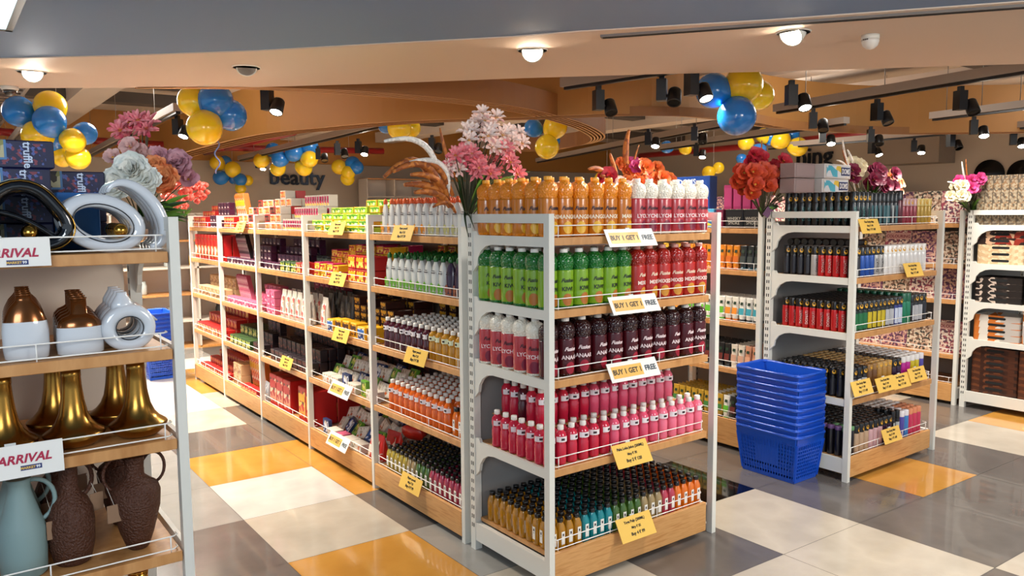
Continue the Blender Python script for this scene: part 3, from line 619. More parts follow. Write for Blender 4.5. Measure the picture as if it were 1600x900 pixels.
# ---------------- shopping baskets
def basket(name='shopping_basket',n_label='blue'):
    BM=mat('blue_basket_plastic','1650c0',.32,coat=.2)
    root=empty(name); root['category']='basket'
    w0,l0,w1,l1,h=.105,.168,.130,.200,.262
    def ring(t,off=0): return (w0+(w1-w0)*t+off,l0+(l1-l0)*t+off)
    m=MB()
    # thin walled shell: bottom and upper band are solid, the lower half of each side is pierced
    def quadwall(t0,t1):
        for (sx,sy,ax) in((-1,0,'x'),(1,0,'x'),(0,-1,'y'),(0,1,'y')):
            a0,b0=ring(t0);a1,b1=ring(t1);th=.003
            if ax=='x': vs=[(sx*a0,-b0,t0*h),(sx*a0,b0,t0*h),(sx*a1,b1,t1*h),(sx*a1,-b1,t1*h),(sx*(a0-th),-b0,t0*h),(sx*(a0-th),b0,t0*h),(sx*(a1-th),b1,t1*h),(sx*(a1-th),-b1,t1*h)]
            else: vs=[(-a0,sy*b0,t0*h),(a0,sy*b0,t0*h),(a1,sy*b1,t1*h),(-a1,sy*b1,t1*h),(-a0,sy*(b0-th),t0*h),(a0,sy*(b0-th),t0*h),(a1,sy*(b1-th),t1*h),(-a1,sy*(b1-th),t1*h)]
            m.add(vs,[(0,1,2,3),(4,7,6,5),(0,4,5,1),(1,5,6,2),(2,6,7,3),(3,7,4,0)])
    quadwall(0,.09); quadwall(.80,1)
    NB=9
    for k in range(NB-1):
        t0=.09+.71*k/NB+ .71/NB*.62; t1=t0+.71/NB*.32
        quadwall(t0,t1)
    # vertical bars
    for (ax,cnt) in(('x',20),('y',13)):
        for s in(-1,1):
            for i in range(cnt+1):
                f=-1+2*i/cnt; t0,t1=.05,.85; a0,b0=ring(t0);a1,b1=ring(t1); hw=.0022 if 0<i<cnt else .006
                lab=(ax=='x' and abs(f)<.42)
                if ax=='x': c0=(s*(a0-.0015),f*b0,t0*h);c1=(s*(a1-.0015),f*b1,t1*h);dx=Vector((.003,0,0));dy=Vector((0,hw,0))
                else: c0=(f*a0,s*(b0-.0015),t0*h);c1=(f*a1,s*(b1-.0015),t1*h);dx=Vector((hw,0,0));dy=Vector((0,.003,0))
                c0=Vector(c0);c1=Vector(c1); vs=[c0-dx-dy,c0+dx-dy,c0+dx+dy,c0-dx+dy,c1-dx-dy,c1+dx-dy,c1+dx+dy,c1-dx+dy]
                m.add(vs,[(0,1,2,3),(7,6,5,4),(0,4,5,1),(1,5,6,2),(2,6,7,3),(3,7,4,0)])
    # plain label plate on the long sides
    for s in(-1,1):
        a0,_=ring(.3);a1,_=ring(.68); vs=[(s*(a0+.0005),-.07,.3*h),(s*(a0+.0005),.07,.3*h),(s*(a1+.0005),.075,.68*h),(s*(a1+.0005),-.075,.68*h)]
        vs+=[(v[0]-s*.003,v[1],v[2]) for v in vs]; m.add(vs,[(0,1,2,3),(4,7,6,5),(0,4,5,1),(1,5,6,2),(2,6,7,3),(3,7,4,0)])
    m.box(-w0,-l0,0,w0,l0,.004)
    b=m.build('basket_body',BM,root)
    m=MB(); pts=[]
    for (sx,sy) in((1,1),(-1,1),(-1,-1),(1,-1)):
        for k in range(5):
            q={(1,1):0,(-1,1):PI/2,(-1,-1):PI,(1,-1):1.5*PI}[(sx,sy)]+k*PI/8
            pts.append((sx*(w1-.025)+.03*math.cos(q),sy*(l1-.025)+.03*math.sin(q),h))
    m.tube(pts,.0075,8,closed=True); rim=m.build('rim',BM,root)
    hs=[]
    for s in(-1,1):
        m=MB(); y=s*.012
        m.tube([(s*0+.0,0,0)]+[] if 0 else [(-w1-.004,s*.03,h),(-w1-.009,s*.10,h+.006),(-w1-.006,s*(l1-.01),h+.007),(-w1+.03,s*(l1+.010),h+.008),(0,s*(l1+.014),h+.004),(w1-.03,s*(l1+.010),h+.008),(w1+.006,s*(l1-.01),h+.007),(w1+.009,s*.10,h+.006),(w1+.004,s*.03,h)],.0038,6)
        hs.append(m.build('handle',BM,root))
    reg(root,b,rim,*hs); return root
bk=basket()
for i in range(10):
    dup(bk,(1.944+R.uniform(-.003,.003),.322+R.uniform(-.003,.003),.001+.0375*i),R.uniform(-.015,.015),'blue plastic shopping basket, %s from the floor in the stack beside the spray can rack'%ORD[i],'stacked blue baskets beside the right rack')
for i in range(10):
    dup(bk,(-.255,5.42,.001+.0375*i),.05,'blue plastic shopping basket, %s from the floor in the far stack behind the vases'%ORD[i],'far stack of blue baskets')
# ---------------- right hand rack: spray cans
def can(kind,body,capc,r=.0195,h=.165,capf=.28,badge=True,band=None,txt=None,txtc='d8d0c8'):
    root=empty('spray_can'); root['category']='spray can'
    hb=h*(1-capf)
    b=MB().lathe([(r*.92,0),(r,.004),(r,hb-.004),(r*.96,hb)],16,mi=0).build('can_body',mat('can_'+body,body,.28,metal=.15,coat=.3),root)
    c=MB().lathe([(r*.99,hb-.001),(r*1.0,hb+.002),(r*1.0,h-.004),(r*.93,h),(0,h)],16).build('cap',mat('cap_'+capc,capc,.3,coat=.2),root)
    kids=[b,c]
    def patch(z0,z1,ha,a0,mt,name,rr=.0004,round_=False):
        m=MB(); vs=[]
        if round_:
            for k in range(12):
                q=2*PI*k/12; a=a0+ha*math.cos(q); zz=(z0+z1)/2+(z1-z0)/2*math.sin(q); vs.append(((r+rr)*math.cos(a),(r+rr)*math.sin(a),zz))
            m.add(vs,[tuple(range(12))])
        else:
            for i in range(5):
                a=a0-ha+2*ha*i/4; vs+=[((r+rr)*math.cos(a),(r+rr)*math.sin(a),z0),((r+rr)*math.cos(a),(r+rr)*math.sin(a),z1)]
            m.add(vs,[(2*i,2*i+2,2*i+3,2*i+1) for i in range(4)])
        o=m.build(name,mt,root); kids.append(o)
    if badge: patch(hb+.008,hb+.032,.55,-PI/2+.1,mat('yellow_round_sticker','d8a02c',.4),'price_sticker',.0009,True)
    if band: patch(hb*.1,hb*.85,.9,-PI/2,mat('band_'+band,band,.35),'label')
    if txt:
        me=text_mesh(txt,.020,offset=.0005); me.materials.append(mat('ink_'+txtc,txtc,.4))
        for v in me.vertices:
            X,Y=v.co.x,v.co.y; a=-PI/2-(Y-.006)/r; v.co=Vector(((r+.0011)*math.cos(a),(r+.0011)*math.sin(a),hb*.5+X))
        t=bpy.data.objects.new('lettering',me); C.objects.link(t); t.parent=root; kids.append(t)
    reg(root,*kids); return root
CN={'red':can('red','b8141a','0c0b0d',txt='DONATI'),'black':can('black','101014','0a0a0c',band='24242c'),'teal':can('teal','0c1416','08080a',h=.185,capf=.3,txt='DONATI',txtc='5a9a94'),
 'blue':can('blue','1c4a9c','0a0a0c'),'grey':can('grey','a8a4a0','0a0a0c',txt='DONATI',txtc='4a4644'),'white':can('white','dcd8d4','ece8e2',h=.165,band='d8d4d0'),'green':can('green','0a2418','0a0a0c',band='1c6a3c'),
 'yb':can('yb','14140e','0a0a0c',band='c8b020'),'tg':can('tg','1a7a58','0a5a3c',badge=False,h=.18),'db':can('db','14141a','0a0a0c',band='b8b8bc'),'navy':can('navy','1c2c78','101014',band='c8d0e0'),
 'gold':can('gold','a87a34','b08a50',capf=.2),'brown':can('brown','6a4420','8a6434',capf=.2),'clearb':can('clearb','b89a7c','0a0a0c',badge=True),'clearp':can('clearp','c8a0a4','0a0a0c'),'plum':can('plum','2c1030','0a0a0c'),
 'mag':can('mag','b8208c','e0dcd8',badge=False,capf=.2),'yel':can('yel','c8b41c','e0dcd8',badge=False,capf=.2),'violet':can('violet','5048a0','e0dce0',badge=False,capf=.2),'cyan':can('cyan','3c80c0','e0dce0',badge=False,capf=.2),'pinko':can('pinko','c83458','d88a60',badge=False,capf=.2),'dkp':can('dkp','16141c','5a8a5a',badge=False,capf=.12),'dkv':can('dkv','16141c','6a4a78',badge=False,capf=.12),
 'redb':can('redb','5a0f18','141012',h=.195,badge=False),'perf':can('perf','8c1c2c','caa0a0',h=.15,r=.016),'gold2':can('gold2','b08a1c','d8c070',h=.15,r=.016),'slim':can('slim','0e0e12','0a0a0c',r=.016,h=.18,badge=False,band='2c5a60'),'slimw':can('slimw','0e0e12','0a0a0c',r=.016,h=.18,badge=False,band='a8b0b0')}
CD={'red':'red spray can with black cap','black':'black spray can','teal':'black and teal spray can','blue':'blue spray can','grey':'grey spray can','white':'white spray can','green':'black and green spray can','yb':'black and yellow spray can','tg':'tall green spray can','db':'black and silver spray can','navy':'navy spray can','gold':'gold spray can','brown':'brown spray can','clearb':'beige body mist with black cap','clearp':'pale pink body mist with black cap','plum':'dark plum body mist','mag':'magenta body mist','yel':'yellow body mist','violet':'violet body mist','cyan':'light blue body mist','pinko':'pink and orange body mist','dkp':'dark can with green cap','dkv':'dark can with violet cap','redb':'dark red tall can','perf':'small red perfume bottle','gold2':'small gold perfume bottle','slim':'slim black can','slimw':'slim black and white can'}
OBX,OBY=2.086,-.014
STUFF=[]
def cans(shelf,seq,side,nd,sp,dy=.044,x0=.048,gname=''):
    z=(TB+[KB-.0115])[shelf]+.0006; nx=len(seq)
    for j in range(nd):
        for i in range(nx):
            if (j>3 and i>0) or (shelf==4 and j>2 and i>0): STUFF.append((seq[i],OBX+x0+sp*i,OBY+.045+dy*j,z)) if shelf>1 else None; continue
            k=side[j%len(side)] if i==0 and j>0 else seq[i]
            if (shelf<2 and j>1 and i>1) : continue
            dup(CN[k],(OBX+x0+sp*i,OBY+.045+dy*j,z),R.uniform(-.5,.3)-(.45 if i==0 and j else 0),'%s, %s from left, %s row, %s shelf, right rack'%(CD[k],ORD[i],ORD[j],LV[shelf]),'cans on the %s shelf of the right rack'%LV[shelf])
cans(0,['teal']*4+['slim']*5+['slimw','slim']+['redb']+['perf']*4+['gold2']*4,['teal'],10,.0435)
cans(1,['black']*2+['blue']*3+['grey']*2+['white']*10,['red']*5+['grey']+['black']*4,10,.047 if 0 else .0485)
cans(2,['green']*4+['yb']*4+['db']*2+['navy']*2+['tg']*2+['db']*3+['black'],['red'],10,.0475)
cans(3,['db']*4+['brown']*2+['gold']*3+['plum']*2+['mag']*2+['yel']*2+['violet'],['black'],10,.0535)
cans(4,['dkp']*2+['clearb']*3+['clearp']*3+['plum']*2+['slimw']*2+['violet','cyan']+['pinko']*3,['dkv'],9,.050)
m=MB(); sm=[mat('can_101014','101014'),mat('cap_0a0a0c','0a0a0c'),mat('cap_b08a50','b08a50'),mat('cap_0a5a3c','0a5a3c'),mat('cap_e0dcd8','e0dcd8')]
for (k,x,y,z) in STUFF:
    hh={'tg':.18}.get(k,.165); ci=2 if k in('gold','brown') else 3 if k=='tg' else 4 if k in('mag','yel','violet','cyan','pinko') else 1
    m.lathe([(.0185,0),(.0195,.004),(.0195,hh*.72)],10,mi=0,c=(x,y,z)); m.lathe([(.0195,hh*.72),(.0195,hh-.004),(.018,hh),(.0001,hh)],10,mi=ci,c=(x,y,z))
tag(m.build('spray_cans_behind',sm),'rows of spray cans packed behind the front ones on the right rack','spray cans',kind='stuff')
# tubes laid flat on top of the second shelf cans
for i in range(9):
    dup(CN['black'],(OBX+.055+.07*(i//9)+.0,OBY+.07+.045*i,TB[1]+.188),(0,PI/2,0),'black can lying on its side over the second shelf cans, %s from the front'%ORD[i],'black cans lying on top of the second shelf cans') if i<9 else None
# ---------------- right aisle bay: cosmetics
def tube(kind,col,capc,band,inv=True):
    root=empty('cosmetic_tube'); root['category']='tube'
    m=MB(); n=12; vs=[]; prof=[(.018,1,1),(.03,1.02,1),(.10,1.08,.6),(.145,1.15,.10),(.15,1.15,.08)]
    for z,a,b in prof:
        for j in range(n): q=2*PI*j/n; vs.append((.021*a*math.cos(q),.016*b*math.sin(q),z))
    m.add(vs,[(i*n+j,i*n+(j+1)%n,(i+1)*n+(j+1)%n,(i+1)*n+j) for i in range(4) for j in range(n)]+[tuple(range(4*n,5*n))],0,True)
    b=m.build('tube_body',mat('tube_'+kind,col,.3,coat=.2),root)
    c=MB().lathe([(.019,0),(.020,.002),(.020,.018),(.0,.018)],12,sy=.85).build('cap',mat('tubecap_'+capc,capc,.3),root)
    m=MB(); m.add([(-.018,-.0155,.045),(.018,-.0155,.045),(.019,-.0110,.085),(-.019,-.0110,.085)],[(0,1,2,3)]); m.add([(-.010,-.0105,.105),(.010,-.0105,.105),(.010,-.0060,.122),(-.010,-.0060,.122)],[(0,1,2,3)],1)
    for v_i in range(len(m.v)): m.v[v_i]=(m.v[v_i][0],m.v[v_i][1]-.0012,m.v[v_i][2])
    p=m.build('label',[mat('band_'+band,band,.4),mat('ink_leaf','14301c',.4)],root); reg(root,b,c,p); return root
TU={'orange':tube('orange','d8821c','e07a2c','c8641c'),'char':tube('char','24292a','1a4a58','3a4240'),'wo':tube('wo','dcd6c8','c8702c','e08a2c'),'wt':tube('wt','dcdad0','1a1a1c','3c98a8'),'pale':tube('pale','d8ccb8','d8ccb8','c89a80'),'peach':tube('peach','c88a6a','c88a6a','d8a080'),'wgreen':tube('wgreen','e0dccf','58a82c','60b030'),'dark':tube('dark','1c1a1a','101010','6a2a24'),'yell':tube('yell','b8902a','0c0c0c','3c7a3c')}
TD={'orange':'orange cosmetic tube','char':'charcoal cosmetic tube','wo':'white and orange cosmetic tube','wt':'white and teal cosmetic tube','pale':'pale cream cosmetic tube','peach':'peach cosmetic tube','wgreen':'white and green cosmetic tube','dark':'black cosmetic tube','yell':'yellow cosmetic tube'}
ZC=[1.38,1.125,.805,.51,.19-.0115]; XC=2.082
def tubes(shelf,seq,nd,sp=.052,dd=.045,bay=0):
    for j in range(nd):
        for i,k in enumerate(seq):
            dup(TU[k],(XC+.042+dd*j,.568+BX*bay+.05+sp*i,ZC[shelf]+.0006),RZ+R.uniform(-.1,.1),'%s, %s from right rack post, %s row, %s shelf'%(TD[k],ORD[i],ORD[j],LV[shelf]),'cosmetic tubes on the %s shelf of the rear aisle'%LV[shelf])
tubes(1,['char']*3+['orange']*4+['orange']*5+['yell']*3,3); tubes(2,['wt']*2+['wt','wo','wo']+['wgreen']*6+['wo']*4,6,dd=.04); tubes(3,['peach']*2+['pale']*2+['dark']*8+['wgreen']*2,6,dd=.04); tubes(4,['dark']*4+['wgreen','yell','wgreen']+['yell']*6,7,dd=.04)
WB=box_item('gift_box','box',.13,.07,.115,mat('box_black','16161a',.3),mat('box_black_panel','1c1c20',.35)); t=text_obj('lettering','WHISKY\nSMOKE',.027,mat('ink_silver','b8b4a8',.4),WB,(0,-.0362,.05)); PROTO_CH[WB.name].append(t)
for i in range(2): dup(WB,(XC+.08,.568+.10+.135*i,ZC[0]+.0006),RZ,'black gift box, %s, top shelf behind the blue baskets'%('nearest the right rack post' if i==0 else 'second from the right rack post'),'black gift boxes')
MBX=box_item('gift_box','box',.055,.07,.115,mat('box_maroon','6c1838',.35),mat('box_maroon_panel','7c2044',.35),mat('box_rose','b86a80',.4)); dup(MBX,(XC+.08,.568+.345,ZC[0]+.0006),RZ,'narrow maroon gift box beside the black boxes on the top shelf')
SKB=box_item('stationery_box','box',.12,.08,.12,mat('box_sky_blue','3c9ac8',.4),pm('sky_flower',['4aa0c8','e8c83a','2c6a9a','6ab8d8'],30)); 
for i in range(3): dup(SKB,(XC+.09,.568+.45+.13*i,ZC[0]+.0006),RZ,'sky blue box with yellow flower print, %s from the maroon box'%ORD[i],'sky blue boxes')
DMS=box_item('art_kit_box','box',.30,.05,.21,mat('box_royal_blue','17408c',.35),mat('box_royal_blue_panel','1a4698',.35),None)
t=text_obj('lettering','DOMS',.055,mat('ink_pale_blue','c8d4e8',.4),DMS,(-.04,-.0262,.155),offset=.001); t2=text_obj('lettering','ART APPS\nKIT',.026,mat('ink_pale_blue','c8d4e8',.4),DMS,(.07,-.0262,.09)); PROTO_CH[DMS.name]+=[t,t2]
dup(DMS,(XC+.10,.568+.60,ZC[0]+.122),RZ,'large royal blue art kit box standing on the sky blue boxes'); dup(DMS,(XC+.16,.568+.63,ZC[0]+.122),RZ,'royal blue art kit box behind the large front one')
PKB=box_item('gift_box','box',.06,.05,.15,mat('box_rose_pink','a02c60',.35),mat('box_rose_pink_panel','b03c70',.35))
for i in range(4): dup(PKB,(XC+.09,.568+.09+.07*i,ZC[0]+.117),RZ,'tall pink gift box, %s from the right rack post, standing on the black boxes'%ORD[i],'tall pink gift boxes')
# cartons on top of the right rack
SHB=box_item('art_kit_box','box',.34,.12,.086,mat('box_pale','c8c4c0',.4),pm('white_splash',['d8dce0','d8dce0','4ab0c8','e0c040','d8dce0'],22),None)
m=MB(); m.box(.04,-.0625,.02,.155,-.0608,.070); k1=m.build('logo_plate',mat('plate_navy','1c2c60',.4),SHB); t=text_obj('lettering','DOMS',.045,mat('ink_white','e8e8e8',.4),SHB,(.098,-.0628,.030),sx=.8,offset=.001); PROTO_CH[SHB.name]+=[k1,t]
for i in range(2): dup(SHB,(OBX+.455+.02*i,OBY+.46,TB[0]+.187+.088*i),(0,0,.1),'white art kit box with navy plate, %s of two on the right rack'%('lower' if i==0 else 'upper'),'white art kit boxes')
GYB=box_item('art_kit_box','box',.20,.10,.084,mat('box_grey_pink','9a8480',.45),mat('box_grey_pink_panel','a48c88',.45))
for i in range(2): dup(GYB,(OBX+.155,OBY+.46,TB[0]+.187+.088*i),(0,0,0),'greyish pink art kit box, %s of the two stacked at left on the right rack'%('lower' if i==0 else 'upper'),'greyish pink art kit boxes')
# ---------------- far right rack: trays with hand slots
def tray(kind,col,cols,scale=30):
    M_=ramp_mat('tray_'+kind,cols,scale,.4,kind='v') if cols else mat('tray_'+kind,col,.4)
    root=empty('serving_tray'); root['category']='tray'
    m=MB(); w,l,h=.115,.155,.047
    m.box(-w,-l,0,w,l,.005); m.box(-w,-l,.005,-w+.006,l,h); m.box(w-.006,-l,.005,w,l,h); m.box(-w,-l,.005,w,-l+.006,h); m.box(-w,l-.006,.005,w,l,h)
    b=m.build('tray_body',M_,root)
    m=MB(); pts=[(-.05+.009*math.cos(q),.026+.009*math.sin(q)) for q in [PI/2+k*PI/6 for k in range(7)]]+[(.05+.009*math.cos(q),.026+.009*math.sin(q)) for q in [-PI/2+k*PI/6 for k in range(7)]]
    m.prism(pts,-w-.0008,-w,'x'); hh=m.build('hand_slot',SLOT,root)
    reg(root,b,hh); return root
TRY={'wood':tray('wood','3c1f14',['2c150e','4a2616','6a3a20','381c12']),'beige':tray('beige','c8ac84',['d8bc94','c8a880','e0c8a4'],50),'cherry':tray('cherry','2a2420',['221c1a','221c1a','3a302c','c8b4a4','221c1a'],26),'white':tray('white','cfc4b8',['d8d0c4','d8d0c4','c8702c','b8b0a8'],20),'red':tray('red','5a2018',['8a2a1c','2a1a16','c8a080'],30)}
TRD={'wood':'dark wood-print tray','beige':'beige tray','cherry':'black tray with pale blossoms','white':'white tray with orange streaks','red':'red and black patterned tray'}
ZT=[1.37,1.085,.80,.52,.10-.0115]; XT=4.36+.12
def trays(kind,shelf,y,n,dz=.0475,dx=0,note='near the left upright'):
    for k in range(n): dup(TRY[kind],(XT+dx,y,ZT[shelf]+.0006+dz*k),0,'%s, %s up, %s, %s shelf'%(TRD[kind],ORD[k],'pile '+note,LV[shelf]),'%s pile %s'%(TRD[kind],note))
CY=-.16
trays('beige',1,CY+.335,3); 
for k in range(2): dup(TRY['red'],(XT,CY+.34,ZT[1]+.144+.048*k),0,'%s red and black patterned tray on the beige trays, far right rack'%('lower' if k==0 else 'upper'),'patterned trays on the beige ones')
trays('cherry',2,CY+.335,4); trays('white',3,CY+.335,5 if 0 else 4)
trays('wood',4,CY+.335,8); trays('wood',4,CY+.01+.0,8,note='farther along') if 0 else None
trays('wood',4,CY+.02,8,note='towards the front')
for sh,kd in((1,'red'),(2,'cherry'),(3,'white')):
    for k in range(4): dup(TRY[kd],(XT+.0,CY+.165-.055*k,ZT[sh]+.158),(PI/2,0,0),'%s on edge, %s from the flat pile, %s shelf'%(TRD[kd],ORD[k],LV[sh]),'%s row standing on edge'%TRD[kd])
PTB=box_item('patterned_box','box',.052,.10,.36,ramp_mat('hex_pattern',['8c7e6a','5e5244','a09078','7c6448'],80,.5,kind='v'),ramp_mat('hex_pattern_front',['94856e','5e5244','a8987e','8a6a4a'],80,.5,kind='v'))
for i in range(10): dup(PTB,(4.36+.06,.30-.054*i+.03,1.371),RZ,'tall box with hexagon pattern, %s from the bouquet, on top of the far right rack'%ORD[i],'tall patterned boxes on top of the far right rack')
# books on the bay behind
def book(kind,cols,w=.21,h=.25,d=.012,txt=None):
    root=MB().box(-w/2,-d/2,0,w/2,d/2,h).build('colouring_book',ramp_mat('cover_'+kind,cols,70,.5,kind='v')); root['category']='book'; kids=[]
    if txt:
        p=MB().box(-w/2+.004,-d/2-.0006,h*.72,w/2-.004,-d/2,h*.93).build('title_band',mat('title_band_pink','c89a90',.4),root); t=text_obj('lettering',txt,.033,mat('ink_maroon','7a1c30',.4),root,(0,-d/2-.0008,h*.77),offset=.0008); kids=[p,t]
    reg(root,*kids); return root
BK=[book('a',['c8a898','8a3a4a','d8c8b8','5a3a4a'],txt='COLOURING'),book('b',['b89a84','3a3a34','d0c0a8','7a5a48']),book('c',['a87a74','4a2a44','c8a08a','6a3a5a'])]
for b_ in range(3):
    for sh,zt in enumerate([1.38,1.07,.80,.38]):
        n=4
        for i in range(n):
            kk=(i+sh)%3
            dup(BK[kk],(4.326+.10,.42+BX*b_+.115+.215*i,zt+.0006+(0)),(-.12,0,RZ),'%s, %s along, %s shelf, %s book bay'%(['colouring book with pink title band','dark patterned colouring book','purple mandala colouring book'][kk],ORD[i],LV[sh],BW[b_]),'colouring books on the %s shelf'%LV[sh])
SB_=MB().box(-.14,-.10,0,.14,.10,.012).build('flat_magazine',mat('magazine_white','d8d4cc',.4)); SB_['category']='magazine'; reg(SB_)
for b_ in range(2):
    for sh,zt in((2,.80),(0,1.38)):
        for i in range(2):
            for k in range(4): dup(SB_,(4.326+.25,.42+BX*b_+.2+.35*i,zt+.001+.0125*k),(0,0,R.uniform(-.2,.2)+RZ),'white magazine lying flat, %s in its pile, %s pile, %s shelf, %s book bay'%(ORD[k],ORD[i],LV[sh],BW[b_]),'flat white magazines')
# ---------------- price cards hooked on the rails
CARDW=mat('card_white','e8e5de',.35); CARDY=mat('card_yellow','e8bc58',.4); CARDO=mat('card_orange_strip','e6b45c',.4)
INKB=mat('ink_black','241f1c',.5); INKR=mat('ink_crimson','a8123c',.45)
def card(name,label,loc,rz,w,h,base,lines,group,tilt=-.45,strip=None,roll=0):
    """hangs from its top edge, lower edge kicked out towards the shopper"""
    root=empty(name,loc,rot=(tilt,roll,rz)); tag(root,label,'price card' if name=='price_card' else 'sign',group)
    MB().box(-w/2,-.0012,-h,w/2,.0008,0).build('card_sheet',base,root)
    if strip: MB().box(strip[0],-.0018,-h*.82,strip[1],-.0012,-h*.2).build('colour_strip',CARDO,root)
    MB().box(-.012,.0008,-.012,.012,.006,.006).build('clip',mat('clear_clip','c8c8c4',.2),root)
    for (txt,size,x,z,m,al,sh) in lines:
        text_obj('lettering',txt,size,m,root,(x,-.0022,z),rot=(PI/2,0,0),offset=size*.03,align=al,shear=sh)
    return root
def buy1(label,loc,rz,w=.27,roll=0):
    k=w/.27
    card('offer_card',label,loc,rz,w,.078*k,CARDW,[('BUY 1 GET 1',.0285*k,-.036*k,-.049*k,INKB,'CENTER',0),('FREE',.030*k,.091*k,-.050*k,mat('ink_grey_blue','3c4650',.5),'CENTER',0)],'buy one get one cards',tilt=-.5,strip=(-.118*k,.046*k),roll=roll)
buy1('white BUY 1 GET 1 FREE card on the top rail under the mango bottles',(.415,.004,1.416),0)
buy1('white BUY 1 GET 1 FREE card on the second rail under the kiwi bottles',(.438,.004,1.145),0)
buy1('white BUY 1 GET 1 FREE card under the dark red pomegranate bottles',(.436,.004,.875),0,.28)
def ycard(label,loc,rz,l1,l2,l3,w=.20,h=.098,tilt=-.5,roll=0):
    card('price_card',label,loc,rz,w,h,CARDY,[(l1,.0155,0,-.27*h,INKB,'CENTER',.1),(l2,.0145,0,-.53*h,INKB,'CENTER',.1),(l3,.018,0,-.80*h,INKB,'CENTER',.1)],'yellow price cards',tilt=tilt,roll=roll)
ycard('yellow price card reading Paka Loka Juice under the pink drink bottles',(.425,.004,.532),0,'Paka Loka Juice (200ML)','Mrp ₹ 70','Buy 2 ₹ 120')
ycard('yellow price card reading Yoga Pulp on the bottom rail of the front display',(.452,.004,.212),0,'Yoga Pulp (200ML)','Mrp ₹ 35','Buy 4 ₹ 99')
def acard(label,u0,z,bay=0,buy=False,roll=0,w=.20):
    loc=(-.008,u0,z)
    if buy: buy1(label,loc,RZ,w=.27,roll=roll)
    else: ycard(label,loc,RZ,'Paper pouch','Mrp ₹ 35','Buy 4 ₹ 99' if z<.3 else 'Buy 2 ₹ 70',tilt=-.35,roll=roll,w=w,h=.078)
acard('yellow price card under the white pouches with orange caps',1.09,1.428)
acard('yellow price card below the amber and maroon bottles, nearest bay',.985,.838)
acard('yellow price card below the black-capped bottles in the nearest bay',1.06,.19)
acard('blank-looking yellow card on the top shelf of the second bay',1.85,1.442)
acard('bright yellow card on the second shelf of the second bay',1.86,1.155)
acard('yellow card on the middle shelf of the second bay',1.84,.838)
acard('yellow card on the fourth shelf of the third bay',2.72,.545)
acard('small yellow card on the top shelf of the fourth bay',3.56,1.434)
acard('white BUY 1 GET 1 card on the fourth shelf of the second bay',1.86,.515,buy=True)
acard('white BUY 1 GET 1 card on the bottom rail of the second bay',1.91,.20,buy=True)
for l_,x_,z_ in (('yellow card at the top left rail of the spray can rack',2.20,1.438),('bright yellow card under the white spray cans',2.69,1.180),('yellow card at the left end of the fourth rail, spray can rack',2.18,.56),('yellow card second along the fourth rail, spray can rack',2.43,.545),('yellow card third along the fourth rail, spray can rack',2.60,.540),('yellow card at the right end of the fourth rail, spray can rack',2.79,.555),('yellow body mist price card on the bottom rail, spray can rack',2.52,.235)):
    ycard(l_,(x_,-.014,z_),0,'Deo Body Mist','Mrp ₹ 199','Buy 1 ₹ 149',w=.195,h=.082,tilt=-.35)
for l_,z_ in (('white NEW ARRIVAL card on the top rail of the vase rack',1.431),('white NEW ARRIVAL card on the rail under the brass vases',.918)):
    root=card('arrival_card',l_,(-1.722,.002,z_),0,.225,.07 if z_>1 else .082,CARDW,[('NEW ARRIVAL',.030,-.012,-.046,INKR,'CENTER',.25)],'new arrival cards',tilt=-.12)
    MB().box(.018,-.002,-.0655,.064,-.0012,-.0535).build('maker_plate',mat('plate_navy_blue','1c2c68',.4),root)
    text_obj('lettering','MARKET',.0085,mat('ink_gold','d8b04a',.4),root,(.034,-.0024,-.0625),offset=.0003); text_obj('lettering','99',.0095,mat('ink_white','e8e8e8',.4),root,(.056,-.0024,-.0628),offset=.0003)
# ---------------- vase rack contents
GOLD=mat('polished_gold','c8923c',.16,metal=1); BRASS=mat('brushed_brass','a07636',.26,metal=1); COPPER=mat('copper_glaze','7c4a22',.2,metal=.75,coat=.3)
GLW=mat('gloss_white_ceramic','c9cdd2',.12,coat=.6); GLK=mat('gloss_black_ceramic','0a0b0e',.08,coat=.8)
def ribbon(path,width,thick,n=8,closed=True,taper=None):
    """sweep an oblong section along a path given in local XZ; width runs along Y"""
    m=MB(); K=len(path); vs=[]
    for i in range(K):
        a=Vector(path[(i-1)%K if closed else max(0,i-1)]); b=Vector(path[(i+1)%K if closed else min(K-1,i+1)]); t=(b-a).normalized(); nn=Vector((-t.z,0,t.x)); p=Vector(path[i]); s=taper[i] if taper else 1
        for j in range(n):
            q=2*PI*j/n; vs.append(p+nn*(thick*s*math.copysign(abs(math.cos(q))**.7,math.cos(q)))+Vector((0,width*s*math.copysign(abs(math.sin(q))**.6,math.sin(q)),0)))
    fs=[(i*n+j,i*n+(j+1)%n,((i+1)%K)*n+(j+1)%n,((i+1)%K)*n+j) for i in range(K if closed else K-1) for j in range(n)]
    if not closed: fs+=[tuple(range(n)),tuple(range((K-1)*n,K*n))]
    m.add(vs,fs,0,True); return m
def loop(fn,n=40): return [fn(2*PI*i/n) for i in range(n)]
